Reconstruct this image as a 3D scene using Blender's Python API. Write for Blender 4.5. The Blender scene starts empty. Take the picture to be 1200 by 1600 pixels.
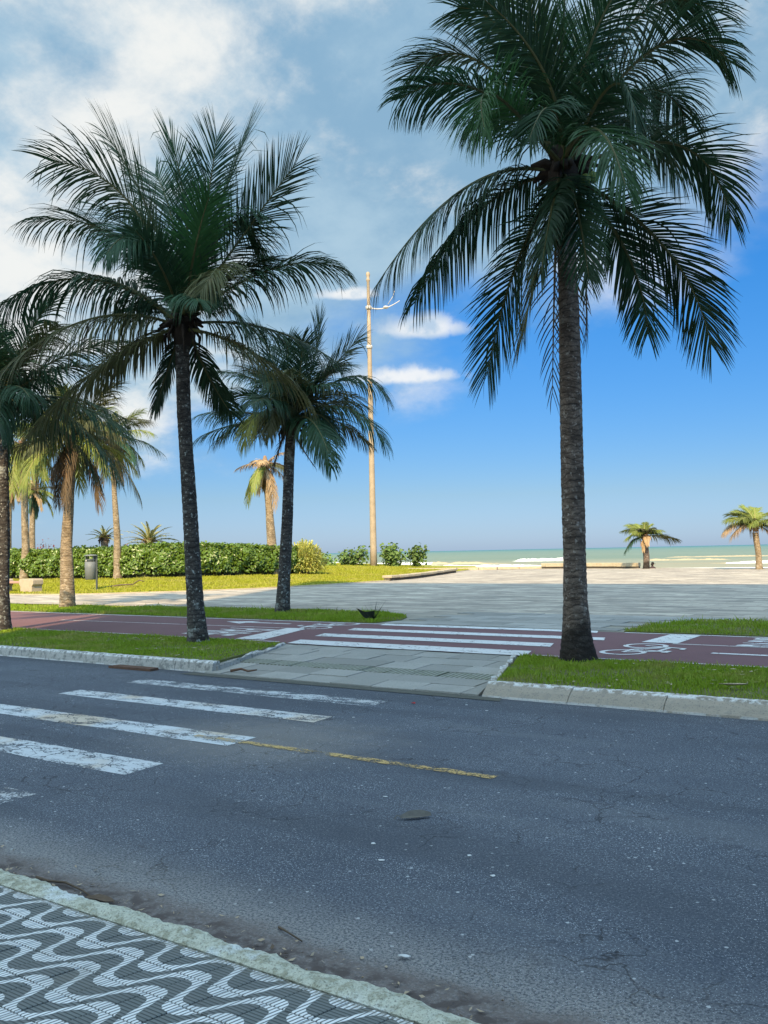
import bpy, bmesh, math, random
import numpy as np
from mathutils import Matrix, Vector
R=math.radians
scn=bpy.context.scene
col=scn.collection

# ------------------------------------------------------------------ camera
YAW,PITCH,ROLL,CAMH=.614793,.0434923,.0203267,1.6
fw=np.array([-math.sin(YAW)*math.cos(PITCH),math.cos(YAW)*math.cos(PITCH),math.sin(PITCH)])
r0=np.array([math.cos(YAW),math.sin(YAW),0.]); u0=np.cross(r0,fw)
cr=r0*math.cos(ROLL)-u0*math.sin(ROLL); cu=u0*math.cos(ROLL)+r0*math.sin(ROLL)
cd=bpy.data.cameras.new('camera'); cam=bpy.data.objects.new('camera',cd); col.objects.link(cam)
cd.sensor_fit='VERTICAL'; cd.sensor_height=36; cd.lens=1443.55/1600*36; cd.clip_start=.05; cd.clip_end=90000
cam.matrix_world=Matrix(((cr[0],cu[0],-fw[0],0),(cr[1],cu[1],-fw[1],0),(cr[2],cu[2],-fw[2],CAMH),(0,0,0,1)))
scn.camera=cam
scn.render.resolution_x=768; scn.render.resolution_y=1024
scn.view_settings.view_transform='Standard'; scn.view_settings.look='None'
scn.view_settings.gamma=1; scn.view_settings.use_curve_mapping=False
scn.view_settings.exposure=1.5

# ------------------------------------------------------------------ node helper
class NT:
    def __init__(s,tree): s.t=tree; s.n=tree.nodes; s.l=tree.links
    def add(s,typ,**kw):
        n=s.n.new(typ)
        for k,v in kw.items():
            if k.startswith('_'): setattr(n,k[1:],v)
        return n
    def put(s,sock,v):
        if hasattr(v,'is_output'): s.l.new(v,sock)
        elif isinstance(v,(tuple,list)) and len(v)==3 and sock.type=='RGBA': sock.default_value=(*v,1)
        else: sock.default_value=v
    def math(s,op,a,b=None,c=None,clamp=False):
        n=s.add('ShaderNodeMath',_operation=op,_use_clamp=clamp); s.put(n.inputs[0],a)
        if b is not None: s.put(n.inputs[1],b)
        if c is not None: s.put(n.inputs[2],c)
        return n.outputs[0]
    def vmath(s,op,a,b=None,sc=None):
        n=s.add('ShaderNodeVectorMath',_operation=op); s.put(n.inputs[0],a)
        if b is not None: s.put(n.inputs[1],b)
        if sc is not None: s.put(n.inputs['Scale'],sc)
        return n.outputs['Value'] if op in('DOT_PRODUCT','LENGTH','DISTANCE') else n.outputs[0]
    def mix(s,f,a,b,mode='MIX'):
        n=s.add('ShaderNodeMix',_data_type='RGBA',_blend_type=mode); s.put(n.inputs[0],f); s.put(n.inputs[6],a); s.put(n.inputs[7],b); return n.outputs[2]
    def ramp(s,v,lo,hi,to0=0.,to1=1.,smooth=True):
        n=s.add('ShaderNodeMapRange',_interpolation_type='SMOOTHSTEP' if smooth else 'LINEAR',_clamp=True); s.put(n.inputs[0],v)
        for i,x in zip((1,2,3,4),(lo,hi,to0,to1)): s.put(n.inputs[i],x)
        return n.outputs[0]
    def noise(s,vec,scale,detail=3,rough=.5,dist=0.):
        n=s.add('ShaderNodeTexNoise'); s.put(n.inputs['Vector'],vec); n.inputs['Scale'].default_value=scale; n.inputs['Detail'].default_value=detail
        n.inputs['Roughness'].default_value=rough; n.inputs['Distortion'].default_value=dist; return n.outputs[0]
    def noisec(s,vec,scale,detail=3):
        n=s.add('ShaderNodeTexNoise'); s.put(n.inputs['Vector'],vec); n.inputs['Scale'].default_value=scale; n.inputs['Detail'].default_value=detail; return n.outputs[1]
    def voro(s,vec,scale,feature='F1',out=0):
        n=s.add('ShaderNodeTexVoronoi',_feature=feature); s.put(n.inputs['Vector'],vec); n.inputs['Scale'].default_value=scale; return n.outputs[out]
    def pos(s): return s.add('ShaderNodeNewGeometry').outputs['Position']
    def sep(s,v): n=s.add('ShaderNodeSeparateXYZ'); s.put(n.inputs[0],v); return n.outputs
    def comb(s,x,y,z): n=s.add('ShaderNodeCombineXYZ'); s.put(n.inputs[0],x); s.put(n.inputs[1],y); s.put(n.inputs[2],z); return n.outputs[0]
    def bump(s,h,st=.5,d=.01): n=s.add('ShaderNodeBump'); n.inputs['Strength'].default_value=st; n.inputs['Distance'].default_value=d; s.put(n.inputs['Height'],h); return n.outputs[0]

# ------------------------------------------------------------------ sun and sky
SUN_EL=R(38); SUN_DIR=np.array([-.45,.893])      # horizontal way the light travels
sl=bpy.data.lights.new('sun','SUN'); sl.energy=3.2; sl.angle=R(.53); sl.color=(1,.76,.46)
so=bpy.data.objects.new('sun',sl); col.objects.link(so)
ldir=Vector((SUN_DIR[0]*math.cos(SUN_EL),SUN_DIR[1]*math.cos(SUN_EL),-math.sin(SUN_EL)))
so.rotation_euler=ldir.to_track_quat('-Z','Y').to_euler(); so.location=(20,-40,60)

w=bpy.data.worlds.new('World'); scn.world=w; w.use_nodes=True
T=NT(w.node_tree); T.n.clear()
bg=T.add('ShaderNodeBackground'); wo=T.add('ShaderNodeOutputWorld'); T.l.new(bg.outputs[0],wo.inputs[0])
sky=T.add('ShaderNodeTexSky',_sky_type='NISHITA',_sun_disc=False,_sun_elevation=SUN_EL,_air_density=1.0,_dust_density=.3,_ozone_density=3.0,_altitude=0)
sky.sun_rotation=math.atan2(-SUN_DIR[0],-SUN_DIR[1])
D=T.vmath('NORMALIZE',T.add('ShaderNodeTexCoord').outputs['Generated'])
dx,dy,dz=T.sep(D)[:3]
# clear air: nishita, cooled a little
hs=T.add('ShaderNodeHueSaturation'); hs.inputs['Saturation'].default_value=1.3; T.l.new(sky.outputs[0],hs.inputs['Color'])
g1=T.mix(T.ramp(dz,0.,.06,smooth=False),(.155,.215,.42),(.180,.215,.295)); g1=T.mix(T.ramp(dz,.06,.30,smooth=False),g1,(.19,.345,.44))
clear=T.mix(1.,hs.outputs[0],g1,'MULTIPLY')
# broken cloud deck, seen in perspective
dzp=T.math('ADD',T.math('MAXIMUM',dz,0.),.40)
P=T.comb(T.math('DIVIDE',dx,dzp),T.math('DIVIDE',dy,dzp),0.)
n1=T.noise(T.vmath('ADD',P,(8.23,19.7,16.03)),3.0,9,.56,.15); n2=T.noise(T.vmath('ADD',P,(16.01,.41,11.45)),3.2,11,.63,.1); n3=T.noise(T.vmath('ADD',P,(1.7,9.2,4.)),1.3,4,.5)
east=T.vmath('DOT_PRODUCT',D,(math.cos(YAW),math.sin(YAW),0.))
edge=T.math('ADD',T.math('MULTIPLY',east,.34),.205)             # the deck's rim is lower to the west
rim=T.math('SUBTRACT',T.math('ADD',dz,T.math('MULTIPLY',T.math('SUBTRACT',n1,.5),.30)),edge)
deck=T.ramp(rim,-.055,.075)
body=T.ramp(n3,.28,.5,.80,1.)
deckm=T.math('MULTIPLY',deck,body)
lit=T.ramp(T.math('ADD',T.math('MULTIPLY',n2,.62),T.math('MULTIPLY',n1,.38)),.47,.625)
CW=1.0
n4=T.noise(T.vmath('ADD',P,(4.4,17.,3.)),4.5,7,.6,.15)
cloudc=T.mix(lit,T.mix(T.ramp(n4,.35,.65),(.80,1.38,1.94),(1.28,1.84,2.28)),(2.72,2.78,2.74))
skyc=T.mix(deckm,clear,cloudc)
# a few small fair-weather clouds low over the sea (azimuth, elevation in radians)
az=T.math('ARCTAN2',T.vmath('DOT_PRODUCT',D,(math.cos(YAW),math.sin(YAW),0.)),T.vmath('DOT_PRODUCT',D,(-math.sin(YAW),math.cos(YAW),0.)))
el=T.math('ARCSINE',dz)
nn=T.noise(D,34,6,.55); nw=T.noise(D,9,3,.5)
for (a0,e0,aw,ew) in ((.047,.238,.055,.022),(.035,.188,.068,.016),(.215,.293,.026,.014),(-.03,.275,.05,.012),(-.30,.215,.05,.012),(.60,.21,.09,.013),(-.62,.19,.10,.015),(.95,.25,.12,.02)):
    da=T.math('DIVIDE',T.math('SUBTRACT',az,a0),aw); de=T.math('DIVIDE',T.math('SUBTRACT',el,e0),ew)
    de=T.math('MULTIPLY',de,T.math('ADD',1.,T.math('MULTIPLY',T.math('LESS_THAN',de,0.),.8)))
    rr=T.math('SQRT',T.math('ADD',T.math('MULTIPLY',da,da),T.math('MULTIPLY',de,de)))
    m=T.ramp(T.math('ADD',rr,T.math('ADD',T.math('MULTIPLY',T.math('SUBTRACT',nn,.5),1.5),T.math('MULTIPLY',T.math('SUBTRACT',nw,.5),1.2))),1.05,.45)
    skyc=T.mix(T.math('MULTIPLY',m,.85),skyc,T.mix(T.ramp(nn,.35,.6),(1.7,2.1,2.5),(3.0,3.0,2.95)))
# sky gain towards the sun behind the camera, added to lift the shaded ground
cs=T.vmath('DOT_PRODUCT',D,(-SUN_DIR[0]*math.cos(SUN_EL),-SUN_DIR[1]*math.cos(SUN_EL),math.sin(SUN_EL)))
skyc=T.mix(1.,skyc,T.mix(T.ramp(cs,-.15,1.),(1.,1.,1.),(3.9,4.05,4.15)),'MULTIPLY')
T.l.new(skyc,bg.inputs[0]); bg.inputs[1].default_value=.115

# ------------------------------------------------------------------ object helpers
MATS={}
def mat(name,fn):
    m=bpy.data.materials.new(name); m.use_nodes=True; t=NT(m.node_tree); b=t.n['Principled BSDF']; fn(t,b); MATS[name]=m; return m
def simple(name,c,rough=.8,var=.25,scale=6,spec=.3,bump=0.,objco=False):
    def fn(t,b):
        p=t.add('ShaderNodeTexCoord').outputs['Object'] if objco else t.pos()
        n=t.noise(p,scale,5,.6)
        t.put(b.inputs['Base Color'],t.mix(n,tuple(x*(1-var) for x in c),tuple(min(1,x*(1+var)) for x in c)))
        b.inputs['Roughness'].default_value=rough; b.inputs['Specular IOR Level'].default_value=spec
        if bump: t.put(b.inputs['Normal'],t.bump(t.noise(p,scale*6,4,.6),bump,.02))
    return mat(name,fn)
def tag(o,label=None,cat=None,group=None,kind=None):
    if label: o['label']=label
    if cat: o['category']=cat
    if group: o['group']=group
    if kind: o['kind']=kind
    return o
def empty(name,loc,rz=0):
    o=bpy.data.objects.new(name,None); col.objects.link(o); o.location=loc; o.rotation_euler=(0,0,rz); o.empty_display_size=.2; return o
class MB:
    def __init__(s): s.v=[]; s.f=[]; s.m=[]; s.k=0
    def raw(s,v,f,m=0):
        s.v.append(np.asarray(v,float).reshape(-1,3)); s.f+= [tuple(i+s.k for i in q) for q in f]; s.m+=[m]*len(f); s.k+=len(s.v[-1]); return s
    def box(s,c,d,rz=0,m=0,taper=1.):
        x,y,z=[q/2 for q in d]; P=[]
        for sz,k in ((-z,1.),(z,taper)):
            for sx,sy in ((-x,-y),(x,-y),(x,y),(-x,y)):
                a,b=sx*k,sy*k; P.append((c[0]+a*math.cos(rz)-b*math.sin(rz),c[1]+a*math.sin(rz)+b*math.cos(rz),c[2]+sz))
        return s.raw(P,[(0,3,2,1),(4,5,6,7),(0,1,5,4),(1,2,6,5),(2,3,7,6),(3,0,4,7)],m)
    def prism(s,poly,z0,z1,m=0):
        n=len(poly); P=[(x,y,z0) for x,y in poly]+[(x,y,z1) for x,y in poly]
        return s.raw(P,[tuple(range(n))[::-1],tuple(range(n,2*n))]+[(i,(i+1)%n,n+(i+1)%n,n+i) for i in range(n)],m)
    def sheet(s,poly,z,m=0): return s.raw([(x,y,z) for x,y in poly],[tuple(range(len(poly)))],m)
    def tube(s,path,rad,n=8,m=0,caps=True):
        P=np.asarray(path,float); k=len(P); rad=np.broadcast_to(np.asarray(rad,float),(k,))
        t=np.gradient(P,axis=0); t/=np.linalg.norm(t,axis=1)[:,None]+1e-9
        a=np.array([0,0,1.]) if abs(t[0][2])<.9 else np.array([1.,0,0]); u=np.cross(t[0],a); u/=np.linalg.norm(u); V=[]
        for i in range(k):
            u=u-t[i]*(u@t[i]); u/=np.linalg.norm(u); w_=np.cross(t[i],u)
            an=np.arange(n)*2*math.pi/n
            V.append(P[i]+rad[i]*(np.cos(an)[:,None]*u+np.sin(an)[:,None]*w_))
        F=[(i*n+j,i*n+(j+1)%n,(i+1)*n+(j+1)%n,(i+1)*n+j) for i in range(k-1) for j in range(n)]
        if caps: F+=[tuple(range(n))[::-1],tuple((k-1)*n+j for j in range(n))]
        return s.raw(np.vstack(V),F,m)
    def lathe(s,c,prof,n=20,m=0):
        V=[(c[0]+r*math.cos(a),c[1]+r*math.sin(a),c[2]+z) for r,z in prof for a in [j*2*math.pi/n for j in range(n)]]; k=len(prof)
        F=[(i*n+j,i*n+(j+1)%n,(i+1)*n+(j+1)%n,(i+1)*n+j) for i in range(k-1) for j in range(n)]
        F+=[tuple(range(n))[::-1],tuple((k-1)*n+j for j in range(n))]
        return s.raw(V,F,m)
    def mesh(s,name,mats,smooth=False):
        me=bpy.data.meshes.new(name); V=np.vstack(s.v)
        me.from_pydata(V.tolist(),[],s.f)
        for q in mats: me.materials.append(MATS[q] if isinstance(q,str) else q)
        if len(mats)>1: me.polygons.foreach_set('material_index',s.m)
        if smooth: me.polygons.foreach_set('use_smooth',[True]*len(me.polygons))
        me.update(); return me
    def build(s,name,mats,parent=None,smooth=False,loc=None):
        return obj(name,s.mesh(name,mats if isinstance(mats,(list,tuple)) else [mats],smooth),parent,loc)
def obj(name,me,parent=None,loc=None):
    o=bpy.data.objects.new(name,me); col.objects.link(o)
    if parent is not None: o.parent=parent
    if loc is not None: o.location=loc
    return o
def bevel(o,wd=.01,seg=2):
    b=o.modifiers.new('bevel','BEVEL'); b.width=wd; b.segments=seg; b.limit_method='ANGLE'; return o
def fastmesh(name,V,loops,nper,mats,midx=None,smooth=False):
    me=bpy.data.meshes.new(name); V=np.asarray(V,np.float32); nf=len(loops)//nper
    me.vertices.add(len(V)); me.vertices.foreach_set('co',V.ravel())
    me.loops.add(len(loops)); me.loops.foreach_set('vertex_index',np.asarray(loops,np.int32))
    me.polygons.add(nf); me.polygons.foreach_set('loop_start',np.arange(nf,dtype=np.int32)*nper)
    for q in mats: me.materials.append(MATS[q])
    if midx is not None: me.polygons.foreach_set('material_index',np.asarray(midx,np.int32))
    if smooth: me.polygons.foreach_set('use_smooth',np.ones(nf,bool))
    me.update(calc_edges=True); me.validate(); return me
def in_poly(P,poly):
    x,y=P[:,0],P[:,1]; ins=np.zeros(len(P),bool); n=len(poly)
    for i in range(n):
        x1,y1=poly[i]; x2,y2=poly[i-1]
        c=((y1>y)!=(y2>y)); xi=(x2-x1)*(y-y1)/((y2-y1) if y2!=y1 else 1e-9)+x1
        ins^=c&(x<xi)
    return ins
def sstep(t): t=np.clip(t,0,1); return t*t*(3-2*t)

# ------------------------------------------------------------------ materials
def m_asphalt(t,b):
    p=t.pos(); x,y,z=t.sep(p)[:3]
    big=t.noise(p,.55,4,.55); mid=t.noise(p,5,5,.6); fine=t.noise(p,75,3,.75)
    c=t.mix(t.ramp(big,.3,.7),(.056,.068,.088),(.080,.093,.114))
    c=t.mix(T_(t,mid,.25),c,(.105,.115,.130))
    c=t.mix(t.ramp(fine,.48,.62,0,.85),c,(.022,.028,.038)); c=t.mix(t.ramp(fine,.45,.33,0,.8),c,(.165,.182,.205))
    st=t.voro(p,150,'F1',1); sv=t.sep(st)[0]; sd=t.voro(p,150,'F1',0)
    speck=t.math('MULTIPLY',t.math('GREATER_THAN',sv,.74),t.ramp(sd,.46,.30))
    c=t.mix(t.math('MULTIPLY',speck,t.ramp(t.noise(p,1.3,3),.3,.65,.35,1.)),c,t.mix(t.sep(st)[1],(.20,.22,.24),(.58,.61,.63)))
    st2=t.voro(p,38,'F1',1); sd2=t.voro(p,38,'F1',0)
    sp2=t.math('MULTIPLY',t.math('GREATER_THAN',t.sep(st2)[0],.985),t.ramp(sd2,.40,.25))
    c=t.mix(sp2,c,(.42,.44,.44))
    # smooth dark wheel tracks and old patches
    trk=t.noise(t.vmath('MULTIPLY',p,(.12,1.,1.)),1.6,4,.55); c=t.mix(t.ramp(trk,.46,.64,0,.42),c,(.040,.047,.058)); c=t.mix(t.ramp(trk,.44,.30,0,.3),c,(.13,.14,.15))
    c=t.mix(t.ramp(t.noise(p,2.6,5,.7),.60,.70,0,.45),c,(.034,.038,.046))
    # hair cracks
    wv=t.vmath('ADD',p,t.vmath('SCALE',t.noisec(p,3.,5),sc=.5))
    cr_=t.ramp(t.voro(wv,2.4,'DISTANCE_TO_EDGE',0),.016,.003)
    crm=t.math('MULTIPLY',cr_,t.ramp(t.noise(p,1.1,4),.44,.60))
    c=t.mix(t.math('MULTIPLY',crm,.78),c,(.012,.012,.014))
    # silt washed to the near gutter, brown at the kerb and grey dust further out
    g=t.math('ADD',y,t.math('MULTIPLY',t.math('SUBTRACT',t.noise(p,3.5,5,.65),.5),.28))
    c=t.mix(t.math('MULTIPLY',t.ramp(g,3.55,2.95),t.ramp(fine,.62,.38,.15,.95)),c,(.26,.25,.23))
    c=t.mix(t.math('MULTIPLY',t.ramp(g,3.06,2.92),t.ramp(t.noise(p,45,4,.7),.6,.4,.55,1.)),c,(.125,.105,.095))
    c=t.mix(t.math('MULTIPLY',t.ramp(g,2.97,2.87),t.ramp(t.noise(p,14,4),.45,.6)),c,(.072,.058,.052))
    # pale sand trodden over the crossing
    sx=t.math('DIVIDE',t.math('ADD',x,5.6),1.6); sy=t.math('DIVIDE',t.math('SUBTRACT',y,6.0),1.3)
    d=t.math('ADD',t.math('SQRT',t.math('ADD',t.math('MULTIPLY',sx,sx),t.math('MULTIPLY',sy,sy))),t.math('MULTIPLY',t.math('SUBTRACT',mid,.5),.9))
    c=t.mix(t.math('MULTIPLY',t.ramp(d,1.1,.1),t.ramp(fine,.35,.6,.08,.42)),c,(.33,.29,.23))
    # darker band along the far kerb
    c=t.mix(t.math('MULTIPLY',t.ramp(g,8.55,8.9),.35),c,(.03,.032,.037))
    t.put(b.inputs['Base Color'],c); b.inputs['Roughness'].default_value=.82; b.inputs['Specular IOR Level'].default_value=.35
    h=t.math('SUBTRACT',t.math('ADD',fine,t.math('MULTIPLY',speck,.4)),t.math('MULTIPLY',crm,2.))
    t.put(b.inputs['Normal'],t.bump(h,.55,.006))
def T_(t,v,k): return t.ramp(v,.35,.7,0,k)
mat('asphalt',m_asphalt)
def paint(name,c,wear,tan=.0):
    def fn(t,b):
        p=t.pos(); q=t.vmath('MULTIPLY',p,(1.,2.2,1.))
        n=t.noise(q,3.2,6,.68); f=t.noise(p,55,3,.6)
        h=t.math('ADD',t.math('MULTIPLY',n,.62),t.math('MULTIPLY',f,.38))
        wv=t.vmath('ADD',p,t.vmath('SCALE',t.noisec(p,3,4),sc=.5))
        crk=t.ramp(t.voro(wv,2.6,'DISTANCE_TO_EDGE',0),.018,.004,0,.25)
        k=t.ramp(t.math('ADD',h,crk),wear-.05,wear+.06)
        cc=t.mix(t.noise(p,9,4),tuple(x*.8 for x in c),c)
        if tan: cc=t.mix(t.ramp(t.noise(p,1.1,3),.52,.66,0,tan),cc,(.46,.36,.24))
        t.put(b.inputs['Base Color'],cc); b.inputs['Roughness'].default_value=.7
        tr=t.add('ShaderNodeBsdfTransparent'); ms=t.add('ShaderNodeMixShader'); t.put(ms.inputs[0],k)
        t.l.new(b.outputs[0],ms.inputs[1]); t.l.new(tr.outputs[0],ms.inputs[2]); t.l.new(ms.outputs[0],t.n['Material Output'].inputs[0])
    mat(name,fn)
paint('road_paint',(.52,.55,.56),.545,.75)
paint('road_paint_thin',(.46,.49,.50),.50,.2)
paint('road_paint_ghost',(.42,.45,.47),.475,.2)
paint('yellow_paint',(.48,.33,.12),.50)
paint('path_paint',(.66,.66,.64),.66)
paint('path_line',(.52,.48,.46),.60)
def m_path(t,b):
    p=t.pos(); n=t.noise(p,1.2,5,.6); f=t.noise(p,90,2)
    c=t.mix(n,(.120,.052,.055),(.170,.078,.078)); c=t.mix(t.ramp(f,.45,.65,0,.4),c,(.075,.038,.040))
    t.put(b.inputs['Base Color'],c); b.inputs['Roughness'].default_value=.85; t.put(b.inputs['Normal'],t.bump(f,.3,.004))
mat('bike_red',m_path)
def m_kerb(t,b):
    p=t.pos(); x,y,z=t.sep(p)[:3]; n=t.noise(p,3,6,.65); m=t.noise(p,14,5,.65); f=t.noise(p,60,3)
    c=t.mix(n,t.mix(t.ramp(x,-8.,-7.),(.27,.255,.225),(.25,.215,.165)),t.mix(t.ramp(x,-8.,-7.),(.40,.38,.335),(.345,.30,.235))); c=t.mix(t.ramp(m,.48,.62,0,.75),c,t.mix(t.ramp(x,-8.,-7.),(.13,.13,.115),(.24,.215,.175)))
    # worn limewash on the top edge and at the foot
    c=t.mix(t.math('MULTIPLY',t.ramp(z,.118,.142),t.ramp(m,.56,.42)),c,(.60,.60,.57))
    c=t.mix(t.math('MULTIPLY',t.ramp(z,.03,.012),t.ramp(n,.6,.45)),c,(.5,.49,.46))
    c=t.mix(t.ramp(f,.55,.7,0,.5),c,(.09,.09,.08))
    t.put(b.inputs['Base Color'],c); b.inputs['Roughness'].default_value=.9; t.put(b.inputs['Normal'],t.bump(t.math('ADD',m,f),.6,.012))
mat('kerb_concrete',m_kerb)
def m_oldkerb(t,b):
    p=t.pos(); n=t.noise(p,5,6,.65); m=t.noise(p,22,5,.7); f=t.noise(p,110,3,.7)
    c=t.mix(n,(.48,.49,.38),(.66,.67,.55)); c=t.mix(t.ramp(m,.42,.62,0,.75),c,(.27,.26,.17))
    c=t.mix(t.ramp(t.noise(p,3.3,5,.6),.54,.64,0,.9),c,(.72,.76,.74))
    c=t.mix(t.ramp(f,.52,.66,0,.7),c,(.12,.12,.085))
    t.put(b.inputs['Base Color'],c); b.inputs['Roughness'].default_value=.92; t.put(b.inputs['Normal'],t.bump(t.math('ADD',m,f),.9,.014))
mat('mossy_kerb',m_oldkerb)
PX,PY,SH,Y0,X0,AMP=.362,.167,.25,2.335,-2.93,.100
def m_tile(t,b):
    p=t.pos(); x,y,z=t.sep(p)[:3]
    yy=t.math('SUBTRACT',y,Y0); xs=t.math('SUBTRACT',t.math('SUBTRACT',x,X0),t.math('MULTIPLY',t.math('SUBTRACT',y,2.18),SH))
    sn=t.math('COSINE',t.math('MULTIPLY',xs,2*math.pi/PX))
    s=t.math('TANH',t.math('MULTIPLY',sn,1.7)); s=t.math('MULTIPLY',s,1/.935)
    q=t.math('DIVIDE',t.math('SUBTRACT',t.math('SUBTRACT',y,2.083),t.math('MULTIPLY',s,AMP)),PY)
    q=t.math('ADD',q,t.math('MULTIPLY',t.math('SUBTRACT',t.noise(p,20,2),.5),.06))
    q=t.math('ABSOLUTE',t.math('SUBTRACT',t.math('FRACT',t.math('ADD',q,100.5)),.5))
    white=t.ramp(q,.238,.222)
    gd=t.math('ABSOLUTE',t.math('SUBTRACT',t.math('FRACT',t.math('MULTIPLY',yy,10/PY)),.5))
    gw=t.math('ABSOLUTE',t.math('SUBTRACT',t.math('FRACT',t.math('MULTIPLY',xs,20/PX)),.5))
    gk=t.ramp(gd,.20,.10); gl=t.ramp(gw,.22,.11)
    wear=t.noise(p,6,5,.65); fn_=t.noise(p,70,3)
    rnd=t.add('ShaderNodeObjectInfo').outputs['Random']
    dark=t.mix(wear,(.105,.122,.118),(.165,.182,.174)); dark=t.mix(t.math('MULTIPLY',gk,.75),dark,(.022,.027,.028))
    wh=t.mix(wear,(.58,.61,.60),(.78,.79,.77)); wh=t.mix(t.math('MULTIPLY',gl,.85),wh,(.035,.04,.042))
    c=t.mix(white,dark,wh)
    c=t.mix(t.ramp(rnd,0,1,0,.22),c,t.mix(white,(.10,.10,.095),(.30,.31,.30)))
    c=t.mix(t.ramp(t.noise(p,2.1,4,.6),.58,.72,0,.5),c,(.16,.15,.12))
    # soil in the joints next to the kerb
    c=t.mix(t.math('MULTIPLY',t.ramp(y,2.43,2.52),t.ramp(fn_,.35,.6)),c,(.15,.145,.11))
    t.put(b.inputs['Base Color'],c); b.inputs['Roughness'].default_value=.62; b.inputs['Specular IOR Level'].default_value=.35
    g=t.mix(white,gk,gl); t.put(b.inputs['Normal'],t.bump(t.math('SUBTRACT',t.math('MULTIPLY',fn_,.2),g),.8,.004))
mat('wave_tile',m_tile)
simple('tile_joint',(.045,.045,.040),.95,.3,30)
def m_slab(t,b):
    p=t.pos(); rnd=t.add('ShaderNodeObjectInfo').outputs['Random']
    n=t.noise(p,2.2,6,.65); f=t.noise(p,40,4,.65)
    c=t.mix(rnd,(.20,.195,.172),(.335,.325,.29)); c=t.mix(t.ramp(n,.35,.7,0,.35),c,(.20,.195,.165)); c=t.mix(t.ramp(f,.5,.7,0,.4),c,(.11,.11,.095))
    t.put(b.inputs['Base Color'],c); b.inputs['Roughness'].default_value=.88; t.put(b.inputs['Normal'],t.bump(f,.4,.006))
mat('slab',m_slab)
simple('slab_bed',(.085,.085,.070),.95,.4,12)
def m_tact(t,b):
    p=t.pos(); x,y,z=t.sep(p)[:3]; f=t.noise(p,25,4,.6)
    st=t.math('ABSOLUTE',t.math('SUBTRACT',t.math('FRACT',t.math('MULTIPLY',x,14.)),.5))
    c=t.mix(t.ramp(st,.18,.3),(.27,.27,.24),(.09,.095,.07)); c=t.mix(t.ramp(f,.4,.65,0,.7),c,(.13,.15,.085))
    t.put(b.inputs['Base Color'],c); b.inputs['Roughness'].default_value=.9; t.put(b.inputs['Normal'],t.bump(st,.5,.01))
mat('tactile',m_tact)
def m_plaza(t,b):
    p=t.pos(); x,y,z=t.sep(p)[:3]
    br=t.add('ShaderNodeTexBrick'); br.offset=.5; br.inputs['Scale'].default_value=1.; br.inputs['Brick Width'].default_value=1.0; br.inputs['Row Height'].default_value=.5
    br.inputs['Mortar Size'].default_value=.012; br.inputs['Mortar Smooth'].default_value=.2; br.inputs['Bias'].default_value=-.1
    wv=t.vmath('ADD',p,t.vmath('SCALE',t.vmath('SUBTRACT',t.noisec(p,.6,3),(.5,.5,.5)),sc=.10))
    t.put(br.inputs['Vector'],wv); t.put(br.inputs['Color1'],(.25,.215,.168)); t.put(br.inputs['Color2'],(.50,.435,.34)); t.put(br.inputs['Mortar'],(.13,.115,.095))
    # weathering runs in streaks along the courses
    q=t.vmath('MULTIPLY',p,(.35,1.3,1.)); s1=t.noise(q,1.1,6,.65); s2=t.noise(t.vmath('MULTIPLY',p,(.5,2.2,1)),2.4,4,.6)
    c=t.mix(t.ramp(s1,.44,.62,0,.8),br.outputs[0],(.165,.145,.118)); c=t.mix(t.ramp(s2,.5,.66,0,.6),c,(.58,.51,.40)); c=t.mix(t.ramp(t.noise(t.vmath('MULTIPLY',p,(.8,3.2,1)),3.1,3,.6),.55,.66,0,.6),c,(.14,.125,.105))
    c=t.mix(t.ramp(t.noise(q,.35,3),.5,.7,0,.35),c,(.25,.22,.18))
    # darker grey-green next to the bicycle path
    c=t.mix(t.math('MULTIPLY',t.ramp(t.math('ADD',y,t.math('MULTIPLY',s1,4.)),21.5,18.),.6),c,(.15,.15,.115))
    t.put(b.inputs['Base Color'],c); b.inputs['Roughness'].default_value=.85; t.put(b.inputs['Normal'],t.bump(t.math('ADD',br.outputs[1],s2),.25,.01))
mat('plaza_paving',m_plaza)
def m_grass(name,c1,c2,dry,amt):
    def fn(t,b):
        p=t.pos(); n=t.noise(p,1.1,5,.6); f=t.noise(p,45,2)
        c=t.mix(f,c1,c2); c=t.mix(t.ramp(n,.48,.68,0,amt),c,dry)
        t.put(b.inputs['Base Color'],c); b.inputs['Roughness'].default_value=.6; b.inputs['Specular IOR Level'].default_value=.2
        tl=t.add('ShaderNodeBsdfTranslucent'); t.put(tl.inputs[0],c); ms=t.add('ShaderNodeMixShader'); ms.inputs[0].default_value=.25
        t.l.new(b.outputs[0],ms.inputs[1]); t.l.new(tl.outputs[0],ms.inputs[2]); t.l.new(ms.outputs[0],t.n['Material Output'].inputs[0])
    mat(name,fn)
m_grass('grass_blade',(.14,.225,.012),(.27,.37,.024),(.34,.30,.09),.8)
m_grass('lawn_blade',(.20,.22,.014),(.36,.36,.03),(.40,.34,.10),.7)
simple('turf',(.10,.105,.03),.95,.5,9)
simple('lawn_soil',(.22,.22,.03),.95,.45,4)
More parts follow.
